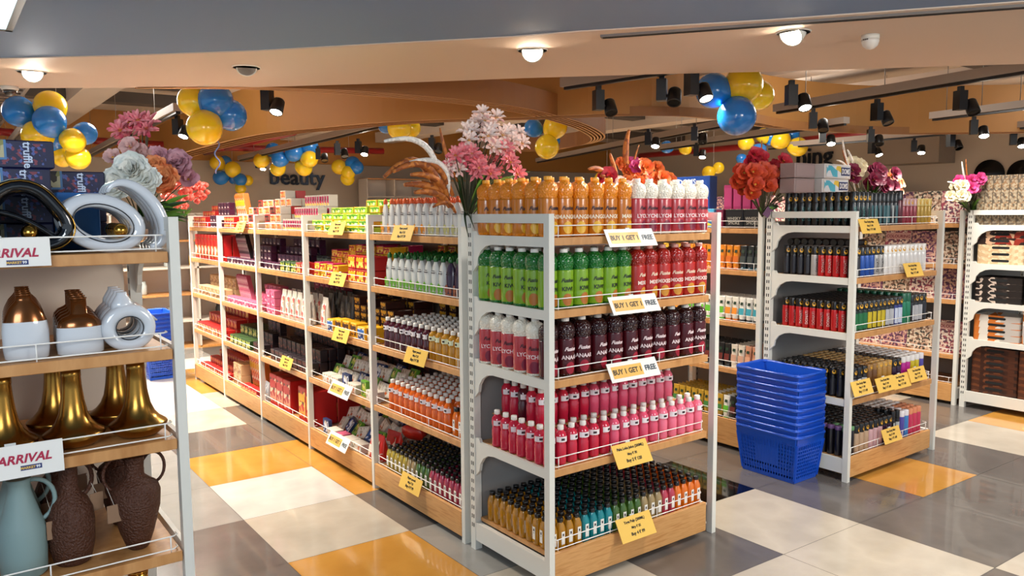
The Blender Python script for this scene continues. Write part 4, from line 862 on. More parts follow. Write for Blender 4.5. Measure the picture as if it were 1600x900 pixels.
# black twisted sculpture
root=empty('knot_sculpture'); root['category']='sculpture'
tri=lambda q,s=1: (-.005+s*.098*math.cos(q)*(1+.10*math.cos(3*q+PI/2)),0,.088+s*.078*math.sin(q)*(1-.12*math.sin(3*q)))
o1=ribbon(loop(lambda q:tri(q)),.031,.019).build('outer_loop',GLK,root)
m=MB(); m.tube([(v[0],-.029,v[2]) for v in loop(lambda q:tri(q,1.14))],.0018,5,closed=True); o2=m.build('gold_edge',GOLD,root)
o3=ribbon([(-.09+.17*t,.0,.115-.085*t+.02*math.sin(PI*t)) for t in [i/12 for i in range(13)]],.020,.008,closed=False).build('cross_strap',GLK,root)
m=MB().lathe([(.0001,-.020),(.008,-.0185),(.015,-.0135),(.0195,-.005),(.0195,.005),(.015,.0135),(.008,.0185),(.0001,.020)],16,c=(.010,-.012,.056)); o4=m.build('gold_ball',GOLD,root)
reg(root,o1,o2,o3,o4); KB_=root
for i in range(4): dup(KB_,(-1.655+.006*i,.085+.062*i,1.3865),0,'black and gold knot sculpture, %s from the front, top of the left rack'%ORD[i],'black knot sculptures')
# white swirl sculpture
root=empty('knot_sculpture'); root['category']='sculpture'
rot=lambda x,z,a: (x*math.cos(a)-z*math.sin(a),0,x*math.sin(a)+z*math.cos(a))
def elA(q,s=1): x,_,z=rot(.088*s*math.cos(q),.058*s*math.sin(q),-.30); return (x-.028,0,z+.078)
def elB(q): x,_,z=rot(.058*math.cos(q),.098*math.sin(q),.55); return (x+.055,0,z+.098)
o1=ribbon(loop(lambda q:elA(q)),.027,.019,n=12).build('large_ring',GLW,root)
m=MB(); m.tube([(v[0],-.0262,v[2]) for v in loop(lambda q:elA(q,.84))],.0016,5,closed=True); o2=m.build('dark_edge_line',mat('dark_line_glaze','1a1c22',.3),root)
arcp=[elB(-1.9+3.9*i/24) for i in range(25)]; o3=ribbon(arcp,.020,.015,n=12,closed=False,taper=[.35+.65*math.sin(PI*(.12+.88*i/24)) for i in range(25)]).build('swirl_arm',GLW,root)
m=MB().lathe([(.0001,-.020),(.008,-.0185),(.015,-.0135),(.0195,-.005),(.0195,.005),(.015,.0135),(.008,.0185),(.0001,.020)],16,c=(.012,-.014,.058)); o4=m.build('gold_ball',GOLD,root)
reg(root,o1,o2,o3,o4); KW_=root
for i in range(4): dup(KW_,(-1.448+.004*i,.085+.062*i,1.3865),0,'white swirling ring sculpture, %s from the front, top of the left rack'%ORD[i],'white swirl sculptures')
# flat shouldered vases
def vase(prof,m0,m1,cut,sy=.55,collar=None,n=26,body='vase_body'):
    root=empty('vase'); root['category']='vase'
    mb=MB(); mb.lathe(prof,n,mis=[0 if prof[i][1]<cut else 1 for i in range(len(prof))],sy=sy)
    b=mb.build(body,[m0,m1],root)
    m=MB(); r,z=prof[-1]; m.tube([(r*math.cos(q),r*sy*math.sin(q),z) for q in [2*PI*k/n for k in range(n)]],.0022,5,closed=True); rim=m.build('rim',m1,root)
    reg(root,b,rim); return root
VA=vase([(.040,0),(.049,.006),(.052,.03),(.052,.075),(.0505,.092),(.049,.1),(.044,.116),(.034,.136),(.022,.150),(.018,.156),(.016,.168)],GLW,COPPER,.095)
VBs=vase([(.045,0),(.055,.006),(.056,.03),(.055,.062),(.054,.075),(.051,.088),(.040,.100),(.026,.106),(.020,.110),(.019,.150)],GLW,COPPER,.072)
for i in range(5): dup(VA,(-1.668+.004*i,.075+.064*i,1.1175),0,'white vase with copper shoulders, %s from the front, second shelf, left rack'%ORD[i],'white vases with copper tapered tops')
for i in range(5): dup(VBs,(-1.545+.005*i,.08+.066*i,1.1175),0,'white vase with copper drip and straight neck, %s from the front, second shelf'%ORD[i],'white vases with copper drips')
dup(VA,(-1.80,.08,1.1175),0,'white copper-topped vase at the left frame edge, second shelf, left rack')
root=empty('ring_vase'); root['category']='vase'
def elC(q): x,_,z=rot(.050*math.cos(q),.047*math.sin(q),0); return (x,0,z+.062)
o1=ribbon(loop(elC),.026,.019,n=12).build('ring_body',GLW,root)
m=MB(); m.tube([(v[0]*.68,-.026,.062+(v[2]-.062)*.68) for v in loop(elC)],.0015,5,closed=True); o2=m.build('dark_edge_line',mat('dark_line_glaze','1a1c22',.3),root)
o3=MB().lathe([(.030,.112),(.028,.128),(.020,.142),(.014,.152),(.013,.160)],18,sy=.7,c=(-.012,0,0)).build('neck',GLW,root)
o4=ribbon([(.03+.045*t,0,.105-.03*t) for t in [i/6 for i in range(7)]],.018,.010,closed=False,taper=[1,.95,.9,.8,.6,.4,.2]).build('spout',GLW,root)
reg(root,o1,o2,o3,o4)
for i in range(4): dup(root,(-1.428+.004*i,.08+.066*i,1.1175),0,'white ring-shaped vase with dark edge line, %s from the front, second shelf'%ORD[i],'white ring vases')
# brass trumpet vases
TVp=[(.030,0),(.052,.006),(.070,.020),(.077,.036),(.074,.041),(.058,.052),(.045,.068),(.035,.092),(.029,.125),(.0255,.158),(.0235,.190),(.0245,.192),(.0235,.215)]
root=empty('brass_vase'); root['category']='vase'
b=MB().lathe(TVp,30).build('vase_body',BRASS,root); m=MB(); m.tube([(.0235*math.cos(q),.0235*math.sin(q),.215) for q in [2*PI*k/20 for k in range(20)]],.0018,5,closed=True); r_=m.build('rim',GOLD,root); reg(root,b,r_)
for n_,(x,y) in {'leftmost brass trumpet-shaped vase, cut by the photo edge':(-1.727,.12),'brass trumpet-shaped vase in the middle of the front row':(-1.568,.12),'rightmost brass trumpet-shaped vase in the front row, beside the post':(-1.408,.12),'brass trumpet-shaped vase behind the middle one':(-1.590,.30),'brass trumpet-shaped vase behind the rightmost one':(-1.430,.30),'brass trumpet-shaped vase behind the leftmost one':(-1.752,.30)}.items(): dup(root,(x,y,.8625),0,n_,'brass trumpet vases')
# teal jug and rough brown jugs
TEAL=mat('matt_teal_ceramic','7b9392',.55); RUST=mat('rough_brown_clay','4c2816',.55,bump=('n',160,.9))
def jug(name,prof,m_,handles,n=26,tagcol=None):
    root=empty(name); root['category']='jug'; kids=[]
    kids.append(MB().lathe(prof,n).build('jug_body',m_,root))
    for pts,r in handles: kids.append(MB().tube(pts,r,8).build('handle',m_,root))
    if tagcol:
        x,y,z=tagcol; kids.append(MB().box(x-.018,y-.001,z-.05,x+.018,y+.001,z).build('paper_tag',mat('kraft_tag','8a6a50',.6),root)); kids.append(MB().tube([(x,y,z),(x-.01,y+.03,z+.05)],.0008,4).build('tag_string',mat('white_cord','c8c0b4',.7),root))
    reg(root,*kids); return root
q1=lambda cx_,cz_,rx,rz_,a0,a1,k=12: [(cx_+rx*math.cos(a0+(a1-a0)*i/k),0,cz_+rz_*math.sin(a0+(a1-a0)*i/k)) for i in range(k+1)]
TJ=jug('teal_jug',[(.048,0),(.054,.006),(.056,.06),(.056,.128),(.052,.140),(.043,.170),(.033,.205),(.026,.232),(.026,.250),(.029,.262)],TEAL,[(q1(.030,.195,.050,.058,PI*.55,-PI*.42),.006)],tagcol=(.072,-.02,.135))
dup(TJ,(-1.703,.12,.5375),0,'matt teal ceramic jug with curved handle, on the fourth shelf of the left rack')
dup(TJ,(-1.70,.28,.5375),0,'matt teal jug standing behind the front teal jug')
BJ=jug('brown_jug',[(.040,0),(.046,.006),(.056,.05),(.059,.11),(.055,.15),(.045,.175),(.027,.195),(.023,.205),(.023,.262),(.026,.270)],RUST,[(q1(.022,.225,.040,.05,PI*.5,-PI*.5),.006)],tagcol=(.062,-.02,.18))
dup(BJ,(-1.588,.13,.5375),.3,'rough dark brown clay jug beside the teal jug'); dup(BJ,(-1.60,.33,.5375),.3,'rough dark brown clay jug behind the first brown jug')
AJ=jug('brown_amphora',[(.024,0),(.030,.006),(.045,.05),(.063,.12),(.066,.165),(.060,.185),(.040,.200),(.026,.212),(.024,.230),(.027,.262),(.030,.268)],RUST,[(q1(.050,.225,.032,.045,PI*.75,-PI*.42),.0045),(q1(-.050,.225,-.032,.045,PI*.75,-PI*.42),.0045)],tagcol=(-.066,-.03,.15))
dup(AJ,(-1.425,.12,.5375),.1,'rough brown clay amphora with two looped handles beside the right post'); dup(AJ,(-1.425,.34,.5375),.1,'rough brown clay amphora behind the front one')
WV=vase([(.040,0),(.065,.01),(.085,.08),(.085,.15),(.070,.20),(.045,.225),(.026,.234),(.026,.248),(.028,.268)],GLW,GOLD,.23,sy=1)
dup(WV,(-1.425,.15,.1895),0,'white round vase with gold collar on the lowest shelf, left rack'); dup(WV,(-1.62,.15,.1895),0,'white round vase with gold collar under the brown jug')
# cartons behind the sculptures
TRU=box_item('sweet_gift_box','box',.30,.10,.077,mat('box_deep_navy','14163c',.4),ramp_mat('navy_confetti',['14163e','14163e','181a48','7a3444','14163e','4a5898'],130,.4,kind='v'))
m=MB(); m.box(-.10,-.0518,.022,.035,-.0506,.077,0); m.box(-.094,-.0522,.028,.029,-.0518,.0765,1); k1=m.build('window',[mat('window_edge_blue','4a78a8',.4),ramp_mat('truffles_seen',['3a2c1c','8a8a50','2a2018','b8b08a'],45,.3,kind='v')],TRU)
me=text_mesh('truffle',.03,offset=.0006); me.materials.append(mat('ink_pale_blue','c8d4e8',.4)); t=bpy.data.objects.new('lettering',me); C.objects.link(t); t.parent=TRU; t.location=(.075,-.052,.036); t.rotation_euler=(PI/2,PI/2,0); PROTO_CH[TRU.name]+=[k1,t]
for i in range(4): dup(TRU,(-1.712+(.012 if i==3 else 0),.385,1.3868+.0775*i),0,'navy gift box with clear window, %s from the bottom of the tall stack'%ORD[i],'navy gift boxes behind the sculptures')
for i in range(3): dup(TRU,(-1.555,.50,1.3868+.0775*i),0,'navy gift box with clear window, %s up in the low stack near the bouquet'%ORD[i],'navy gift boxes behind the sculptures')
BB_=box_item('blue_box','box',.11,.05,.165,mat('box_mid_blue','2c6cb0',.4),mat('box_mid_blue_panel','3474b8',.4)); dup(BB_,(-1.50,.345,1.3868),.1,'plain mid blue box standing between the two sculptures')
# ---------------- artificial flowers in the uprights
def petal(L,Wd,cup=.3,base=.2,n=4,tw=0,curl=0):
    """petal along +X from the origin, cupping upward"""
    vs=[];
    for i in range(n+1):
        t=i/n; w=Wd*(base+(1-base)*math.sin(PI*min(1,t*.62+.0)) if t<.9 else .62)*(1 if t<.95 else .7); z=cup*L*t*t-curl*L*max(0,t-.6)**2
        vs+=[(L*t,-w/2,z+w*.18),(L*t,0,z),(L*t,w/2,z+w*.18)]
    fs=[]
    for i in range(n):
        a=i*3; fs+=[(a,a+1,a+4,a+3),(a+1,a+2,a+5,a+4)]
    return vs,fs
def flower_mb(r,layers,seed,heart=True,star=False):
    rr=random.Random(seed); m=MB()
    for li,(cnt,tilt,sc) in enumerate(layers):
        for k in range(cnt):
            vs,fs=petal(r*sc,r*sc*(.32 if star else .95),cup=.25 if not star else .1,base=.25,curl=.9 if not star else 1.2)
            Mx=Matrix.Rotation(2*PI*(k+.5*(li%2))/cnt+rr.uniform(-.2,.2),4,'Z')@Matrix.Rotation(-tilt+rr.uniform(-.15,.15),4,'Y')
            ru=.10 if cnt>6 else .04
            m.add([Mx@(Vector(v)+Vector((rr.uniform(-1,1),rr.uniform(-1,1),rr.uniform(-1,1)))*r*ru*(Vector(v).length/(r*sc))) for v in vs],fs,0,True)
    if heart: m.lathe([(r*.16,0),(r*.18,r*.1),(r*.1,r*.2),(0.0001,r*.22)],8,mi=1)
    return m
PEONY=[(9,.05,1.0),(9,.35,1.0),(9,.6,.95),(8,.85,.88),(7,1.05,.75),(6,1.25,.6),(5,1.42,.45)]
LILY=[(6,.35,1.0),(6,.75,.95),(5,1.15,.65)]
SIMPLE=[(6,.35,1.0),(5,.9,.7)]
YH=mat('flower_heart','c8962c',.6)
def fmat(n,cols): return ramp_mat('petal_'+n,cols,14,.55,const=False,detail=3)
FM={'white':fmat('white',['e4eae4','f2f0e6','d8dcd2']),'peach':fmat('peach',['d86a30','e8945c','c85020']),'blush':fmat('blush',['d8a098','e0b8b0','c88488']),'mauve':fmat('mauve',['b87888','d09ca4','a86878']),'lilypink':fmat('lilypink',['d85064','ec9494','c83c54']),
 'palepink':fmat('palepink',['f0c8b8','f8e4d8','e8a8a0']),'coral':fmat('coral',['d04c40','e07060','b83838']),'orange':fmat('orange',['d8481c','f08030','c83018']),'redorange':fmat('redorange',['b83018','d04c24','a02414']),'crimson':fmat('crimson',['a8142c','c82c3c','8c1024']),
 'wine':fmat('wine',['6c1030','8c1c44','5a0c28']),'apricot':fmat('apricot',['cc7c48','dc9868','b86a3c']),'cream':fmat('cream',['d8c8a0','e8dcbc','c0b088']),'magenta':fmat('magenta',['c02468','d84888','a01850']),'yello':fmat('yello',['d8a030','e8c060','c08020'])}
FP={}
def fproto(kind,style,r):
    key=(kind,style,round(r,3))
    if key not in FP:
        L={'peony':PEONY,'lily':LILY,'simple':SIMPLE}[style]; mb=flower_mb(r,L,len(FP)+3,star=(style=='lily'))
        o=mb.build('flower_head',[FM[kind],YH]); FP[key]=o.data; bpy.data.objects.remove(o)
    return FP[key]
LEAF=mat('leaf_green','24401a',.5); LEAFL=mat('leaf_light_green','5c8a2a',.45); STEM=mat('stem_brown_green','3a3a1c',.6); AMB=ramp_mat('wheat_amber',['8a4414','c07028','a85a1c'],60,.6,bump=.6,kind='v'); PLW=ramp_mat('wheat_white',['d8d0c4','f0e8dc'],90,.6,bump=.6,kind='v')
def blade(pts,w,m_,parent,name='leaf'):
    K=len(pts); vs=[]
    for i,p in enumerate(pts):
        p=Vector(p); a=Vector(pts[max(0,i-1)]);b=Vector(pts[min(K-1,i+1)]); t=(b-a).normalized(); s=t.cross(Vector((.55,-.8,.1))).normalized(); ww=w*(math.sin(PI*(.12+.86*i/(K-1))))
        dn=t.cross(s).normalized()*ww*.15
        vs+=[p-s*ww/2+dn,p-dn*.3,p+s*ww/2+dn]
    m=MB(); m.add(vs,[f for i in range(K-1) for f in((3*i,3*i+1,3*i+4,3*i+3),(3*i+1,3*i+2,3*i+5,3*i+4))],0,True); return m.build(name,m_,parent)
def arc(p0,p1,bulge,k=8):
    p0=Vector(p0);p1=Vector(p1);b=Vector(bulge); return [p0*(1-t)**2+(((p0+p1)/2+b))*2*t*(1-t)+p1*t*t for t in [i/k for i in range(k+1)]]
def plume(pts,r,m_,parent): 
    K=len(pts); m=MB(); m.tube(pts,r,7,rs=[r*(.35+.65*math.sin(PI*(.08+.87*i/(K-1)))) for i in range(K)]); 
    return m.build('plume',m_,parent)
def bouquet(loc,label,heads,leaves,plumes=(),berries=()):
    root=empty('flower_bouquet',loc); tag(root,label,'flowers','flower bouquets on the rack tops')
    ms=MB()
    for (kind,style,r,p) in heads:
        o=bpy.data.objects.new('flower_head',fproto(kind,style,r)); C.objects.link(o); o.parent=root; o.location=p
        d=Vector(p)*.7+Vector((-.25,-.45,.05)); d.normalize(); q=d.to_track_quat('Z','Y'); o.rotation_euler=q.to_euler()
        ms.tube(arc((0,0,-.02),p,(0,0,.03),5),.0022,4)
    ms.build('stem',STEM,root)
    for (p,b,w,lt) in leaves: blade(arc((0,0,0),p,b),w,LEAFL if lt else LEAF,root)
    for (p,b,r,wh) in plumes: plume(arc((p[0]*.35,p[1]*.35,p[2]*.4),p,b,10),r,PLW if wh else AMB,root)
    for (kind,p,n,rad,br) in berries:
        m=MB(); rr=random.Random(n)
        for k in range(n):
            c=Vector((rr.gauss(0,1),rr.gauss(0,1),rr.gauss(0,1))).normalized()*rad*rr.uniform(.6,1); m.lathe([(.0001,-br),(br*.8,-br*.5),(br,0),(br*.8,br*.5),(.0001,br)],7,c=tuple(Vector(p)+c))
        o=m.build('berry_cluster',FM[kind],root); o['kind']='stuff'
    return root
rr_=random.Random(5)
lv=lambda n,rad,h,w=.02,lt=.4: [((rad*math.cos(a)*rr_.uniform(.6,1),rad*.6*math.sin(a)*rr_.uniform(.5,1),h*rr_.uniform(.3,1)),(0,0,h*.25),w*rr_.uniform(.7,1.2),rr_.random()<lt) for a in [2*PI*k/n for k in range(n)]]
def cloud(kind,style,r,c,sp,n,seed):
    q=random.Random(seed); return [(kind,style,r*q.choice([.85,1,1.1]) if 0 else r,(c[0]+q.uniform(-1,1)*sp[0],c[1]+q.uniform(-1,1)*sp[1],c[2]+q.uniform(-1,1)*sp[2])) for _ in range(n)]
# centre bouquet on the front display
bouquet((.015,.575,1.47),'large bouquet of pink lilies with bronze plumes, above the front display',
 cloud('lilypink','lily',.048,(.10,-.03,.24),(.14,.05,.06),16,1)+cloud('palepink','lily',.048,(.12,-.02,.34),(.13,.05,.05),16,2)+cloud('palepink','lily',.045,(.125,0,.42),(.05,.04,.03),6,3)+cloud('palepink','lily',.045,(.25,0,.34),(.05,.04,.05),7,4)+cloud('lilypink','lily',.045,(-.07,-.02,.24),(.05,.04,.04),5,6)+cloud('palepink','lily',.04,(-.05,0,.22),(.04,.03,.03),4,7),
 [((.10+.03*i,-.05,.22-.015*i),(0,0,.05),.028,i%3==0) for i in range(7)]+[((.05+.04*i,-.04,.28-.03*i),(.02,0,.05),.024,i%2) for i in range(6)]+[((-.045,-.08,-.10),(-.05,-.04,.10),.026,0),((-.02,-.09,-.06),(-.05,-.05,.08),.022,0),((-.01,-.02,.26),(-.05,0,.05),.034,0),((-.05,-.02,.20),(-.02,0,.03),.03,0),((.33,-.02,.20),(-.05,0,.06),.018,1)],
 plumes=[((-.40,-.02,.30),(.12,0,.16),.013,1),((-.30,-.04,.22),(.12,0,.12),.013,1),((-.41,-.03,.16),(.06,0,.22),.017,0),((-.38,-.05,.18),(.08,0,.16),.016,0),((-.30,-.05,.17),(.06,0,.07),.016,0),((-.32,-.03,.13),(.06,0,.06),.018,0),((-.28,-.04,.10),(.05,0,.05),.017,0),((-.22,-.03,.22),(0,0,.08),.015,0),((-.13,0,.37),(-.03,0,.02),.008,0),((-.20,-.05,.04),(.02,0,.06),.010,0)])
o=MB().box(-.02,-.001,-.05,.02,.001,0).build('paper_price_label',CARDW); o.location=(-.005,.545,1.475); o.rotation_euler=(0,.15,-.5); tag(o,'white paper price label hanging from the large pink lily bouquet','label')
bouquet((.965,.56,1.47),'orange and pink bouquet with bronze feather leaves, above the lychee bottles',
 cloud('orange','simple',.045,(.10,-.03,.20),(.13,.05,.05),18,11)+cloud('magenta','simple',.042,(.06,0,.24),(.06,.04,.03),3,12)+cloud('crimson','simple',.045,(-.12,0,.16),(.04,.04,.05),5,13)+cloud('palepink','simple',.045,(-.07,-.05,.14),(.04,.03,.03),3,14)+cloud('orange','simple',.04,(.27,0,.16),(.02,.02,.04),3,15),
 [((.01,0,.38),(-.02,0,.02),.05,0)] and lv(8,.15,.12),
 plumes=[((.01,0,.42),(-.04,0,.03),.016,0),((-.12,0,.30),(-.02,0,.04),.012,0),((-.26,0,.22),(.03,0,.10),.016,0),((-.20,-.02,.19),(.05,0,.04),.015,0),((.12,-.02,.24),(-.02,0,.02),.015,0),((.08,0,.35),(-.03,0,.0),.006,0)])
bouquet((2.065,.555,1.47),'red and orange bouquet with small cream bloom, above the spray can rack',
 cloud('redorange','simple',.055,(-.10,-.03,.18),(.16,.05,.07),18,21)+cloud('crimson','simple',.055,(.12,-.02,.24),(.06,.05,.08),7,22)+cloud('crimson','simple',.05,(0,0,.31),(.08,.04,.04),5,25)+cloud('cream','simple',.026,(.15,-.03,.11),(.05,.03,.04),14,23),
 [((.12,-.03,.04),(.02,0,.03),.035,0),((.08,-.05,.03),(.02,0,.03),.03,0)]+lv(5,.12,.1),
 plumes=[((-.02,0,.42),(-.01,0,.02),.006,0),((-.22,-.03,.27),(.05,0,.06),.014,0),((.22,0,.33),(.0,0,.05),.016,0),((.30,0,.27),(-.02,0,.04),.010,0),((-.12,-.05,.27),(.04,0,.04),.014,0)])
o=MB().box(-.02,-.001,-.055,.02,.001,0).build('paper_price_label',mat('tag_purple','5a2050',.5)); o.location=(2.085,.515,1.50); o.rotation_euler=(0,.6,-.5); tag(o,'purple printed label hanging under the red and orange bouquet','label')
bouquet((3.13,.52,1.47),'wine red and apricot bouquet with white feathery sprigs, on the right rack',
 cloud('wine','simple',.055,(.04,-.05,.22),(.12,.05,.06),20,31)+cloud('wine','simple',.05,(-.24,0,.23),(.05,.04,.04),4,35)+cloud('cream','simple',.055,(-.13,0,.28),(.04,.04,.04),4,32)+cloud('apricot','simple',.05,(.26,-.02,.17),(.08,.04,.07),12,33),
 lv(22,.26,.14,.035,.1)+[((rr_.uniform(-.22,.22),rr_.uniform(-.10,-.04),rr_.uniform(.10,.24)),(0,-.02,.03),.035,rr_.random()<.15) for _ in range(40)],
 plumes=[((-.30,0,.46),(-.05,0,-.05),.010,1),((-.24,0,.40),(0,0,.05),.010,1),((-.36,0,.33),(.03,0,.10),.008,1),((-.30,0,.40),(-.04,0,0),.005,0)])
bouquet((4.352,.385,1.47),'magenta, yellow and orange bouquet with a white sprig, on the far right rack post',
 cloud('magenta','simple',.05,(-.10,-.02,.20),(.10,.05,.05),11,41)+cloud('orange','simple',.045,(.20,-.02,.18),(.12,.05,.05),12,42)+cloud('yello','simple',.04,(.10,-.02,.20),(.06,.05,.04),6,43)+cloud('cream','simple',.045,(-.25,-.02,.15),(.07,.04,.05),9,44)+cloud('cream','simple',.04,(.0,0,.22),(.05,.04,.03),4,45),
 lv(18,.20,.10,.03,.5),
 plumes=[((-.38,0,.21),(.05,0,.06),.012,1),((-.18,0,.36),(-.04,0,.02),.008,1),((-.12,0,.38),(-.02,0,0),.005,0)])
bouquet((-1.285,.56,1.46),'mixed bouquet of white, peach and mauve peonies with pink lilies, above the vase rack',
 [('white','peony',.060,(-.035,-.09,.165)),('white','peony',.056,(-.080,-.08,.120)),('white','peony',.050,(.0,-.10,.135)),('peach','peony',.054,(.055,-.08,.140)),('peach','peony',.045,(.035,-.06,.175)),('mauve','peony',.045,(.060,.0,.210)),('mauve','peony',.052,(.120,.0,.195)),('blush','peony',.045,(.0,.0,.215)),('blush','simple',.035,(-.025,-.02,.245)),('blush','simple',.032,(-.075,-.01,.21)),('mauve','simple',.04,(.16,.02,.145))]+cloud('lilypink','lily',.040,(.0,.02,.30),(.05,.03,.035),9,51),
 lv(18,.11,.07,.02,.7)+[((rr_.uniform(-.04,.14),rr_.uniform(-.13,-.07),rr_.uniform(.0,.10)),(0,-.02,.03),.018*rr_.uniform(.7,1.2),rr_.random()<.8) for _ in range(46)])
bouquet((-.02,5.13,1.47),'coral red berry sprays at the far end of the left aisle',
 [],lv(6,.1,.1),berries=[('coral',(-.10,-.1,.20),60,.15,.028),('coral',(.12,0,.22),35,.11,.026)])
# ---------------- balloons
BALLOON={'b':mat('balloon_blue','1a7cd0',.18,coat=.5,sub=.25),'y':mat('balloon_yellow','f6d01c',.2,coat=.5,sub=.25)}
BP={}
for k,m_ in BALLOON.items():
    root=empty('balloon'); root['category']='balloon'
    prof=[(.0001,1.0)]+[(math.sin(q)*(1-.10*max(0,-math.cos(PI-q))),0) for q in []]
    P=[]
    for i in range(17):
        q=PI*i/16; r_=math.sin(q); z_=math.cos(q); z_=z_*(1.0 if z_>0 else 1.14); P.append((max(r_,.0001)*(1 if z_>0 else 1-.08*abs(z_)),z_))
    b=MB().lathe(list(reversed(P)),24).build('balloon_skin',m_,root)
    kn=MB().lathe([(.075,-1.24),(.03,-1.18),(.035,-1.12)],8).build('knot',m_,root)
    reg(root,b,kn); BP[k]=root
CL=[('cluster at the far left',[('b',-1.119,6.526,2.47,.145),('y',-.877,6.353,2.518,.145),('b',-.902,6.252,2.365,.145),('y',-.992,6.405,2.245,.14),('y',-.727,6.196,2.195,.115),('b',-.615,6.241,2.269,.109),('y',-.677,6.30,2.039,.112),('b',-.84,6.45,2.201,.109),('y',-.787,6.45,2.051,.097)]),
('large left cluster beside the ochre fascia',[('y',-.006,4.71,2.441,.134),('b',.133,4.573,2.441,.145),('b',.26,4.6,2.331,.134),('y',.028,4.55,2.207,.145)]),
('small low cluster left of the beauty sign',[('y',2.429,12.574,2.436,.136),('b',2.586,12.616,2.462,.118),('y',2.642,12.373,2.316,.145),('b',2.459,12.519,2.166,.136),('b',2.765,12.344,2.13,.118),('b',2.708,12.561,2.145,.094),('y',2.912,12.388,2.119,.1),('y',2.773,12.373,1.966,.1)]),
('cluster above the beauty sign',[('y',2.515,10.457,2.359,.124),('b',2.71,10.433,2.533,.124),('b',2.72,10.175,2.376,.135),('b',2.904,10.018,2.476,.145),('b',3.149,9.965,2.573,.14),('y',3.108,9.887,2.372,.135),('y',2.724,10.286,2.228,.124),('y',3.074,10.05,2.238,.135)]),
('cluster right of the beauty sign',[('y',4.397,11.628,2.37,.145),('y',4.51,11.469,2.262,.133),('b',4.605,11.482,2.428,.145),('b',4.639,11.386,2.357,.133),('y',4.523,11.547,2.153,.133)]),
('centre cluster behind the bronze plumes',[('y',1.98,5.091,2.582,.142),('b',2.219,4.902,2.565,.145),('y',2.108,5.022,2.368,.125),('y',2.305,5.122,2.386,.1),('b',2.083,5.271,2.409,.08)]),
('cluster right of the large lily bouquet',[('b',4.039,5.238,2.499,.111),('y',4.198,5.014,2.503,.145),('y',4.053,4.992,2.258,.145),('b',4.307,5.176,2.356,.08)]),
('tiny cluster above the mango bottles',[('y',6.9,7.13,2.04,.09),('b',7.05,7.0,2.10,.1),('y',7.0,7.05,1.94,.09)]),
('pair above the orange bouquet',[('b',7.44,6.2,2.49,.1),('y',7.7,6.04,2.46,.095)]),
('pair left of the blue art kit box',[('y',7.9,5.75,2.09,.1),('y',8.05,5.68,2.16,.09)]),
('large right cluster under the soffit',[('b',3.468,2.071,2.488,.147),('y',3.65,1.905,2.532,.158),('y',3.91,1.94,2.47,.125),('b',3.56,1.90,2.268,.160)]),
('chain cluster behind the large right one',[('y',8.164,5.268,2.52,.116),('y',8.39,5.113,2.625,.116),('b',8.483,5.042,2.605,.116),('y',8.534,4.909,2.558,.145),('y',8.736,4.745,2.446,.145),('b',8.313,5.143,2.393,.116),('b',8.175,5.352,2.285,.077),('b',8.801,4.871,2.646,.097)])]
CNB={'b':'blue','y':'yellow'}
for nm,L in CL:
    ci={'b':0,'y':0}; cxm=sum(t[1] for t in L)/len(L); cym=sum(t[2] for t in L)/len(L); czm=sum(t[3] for t in L)/len(L)
    tot={c:sum(1 for t in L if t[0]==c) for c in 'by'}
    for (c,x,y,z,r) in sorted(L,key=lambda t:t[1]*.8-t[2]*.6):
        d=Vector((cxm-x,cym-y,czm-z-.02)); 
        if d.length<.02: d=Vector((0,0,-1))
        q=(-d).to_track_quat('Z','Y')
        nth=ORD[ci[c]]+' from left ' if tot[c]>1 else ''; ci[c]+=1
        dup(BP[c],(x,y,z),tuple(q.to_euler()),'%s balloon, %sin the %s'%(CNB[c],nth,nm),'balloons, '+nm,sc=r)
    m=MB().tube([(cxm,cym,czm),(cxm+.02,cym+.02,2.8),(cxm,cym,3.29)],.002,4); o=m.build('balloon_string',mat('string_white','c8c8c8',.6)); tag(o,'thin string holding up the '+nm.replace('cluster','balloon cluster'),'string')
m=MB(); m.tube([(.12+.02*math.sin(i*.9),4.55+.02*math.cos(i*.9),2.12-.022*i) for i in range(14)],.006,5); tag(m.build('curling_ribbon',mat('ribbon_pale_blue','7c98d8',.3)),'pale blue curling ribbon hanging under the large left balloon cluster','ribbon')
# ---------------- lamps, tracks and ceiling services
def downlight(name,loc,lit,aim,label,power=0,tiltdir=None):
    root=empty(name,loc); tag(root,label,'ceiling light','downlights in the soffit')
    MB().lathe([(.082,-.006),(.086,-.003),(.088,.0),(.070,.0),(.068,-.006),(.082,-.006)],28).build('trim_ring',WHITE,root)
    d=(Vector(aim)-Vector(loc)).normalized(); q=d.to_track_quat('-Z','Y'); off=.035 if lit else .012
    sh=MB().lathe([(.045,.07),(.060,.02),(.062,-off),(.056,-off),(.054,.0)],24).build('lamp_housing',WHITE,root); sh.rotation_euler=q.to_euler()
    le=MB().lathe([(.0001,-off+.002),(.055,-off+.002)],24).build('lens',LENS if lit else mat('lens_off','a09a94',.3),root); le.rotation_euler=q.to_euler()
    if power:
        l=light('spot_beam','SPOT',tuple(d*.08),power,NEUT,parent=root,size=.05,spot=1.05,blend=1.0); l.rotation_euler=q.to_euler()
    return root
downlight('downlight',(-.208,2.717,2.4),False,(-.6,1.5,1.0),'unlit recessed downlight in the soffit, above the left aisle')
downlight('downlight',(.944,1.297,2.4),True,(.2,.4,1.78),'tilted glowing downlight in the middle of the soffit',42)
downlight('downlight',(1.779,.186,2.4),True,(.80,.12,1.55),'bright tilted downlight at right in the soffit, near the dome sensor',120)
downlight('downlight',(-1.272,3.628,2.4),True,(-1.35,.6,1.3),'glaring downlight at the far left of the soffit',30)
root=empty('dome_sensor',(2.18,-.004,2.4)); tag(root,'white dome sensor on the soffit right of the bright downlight','sensor')
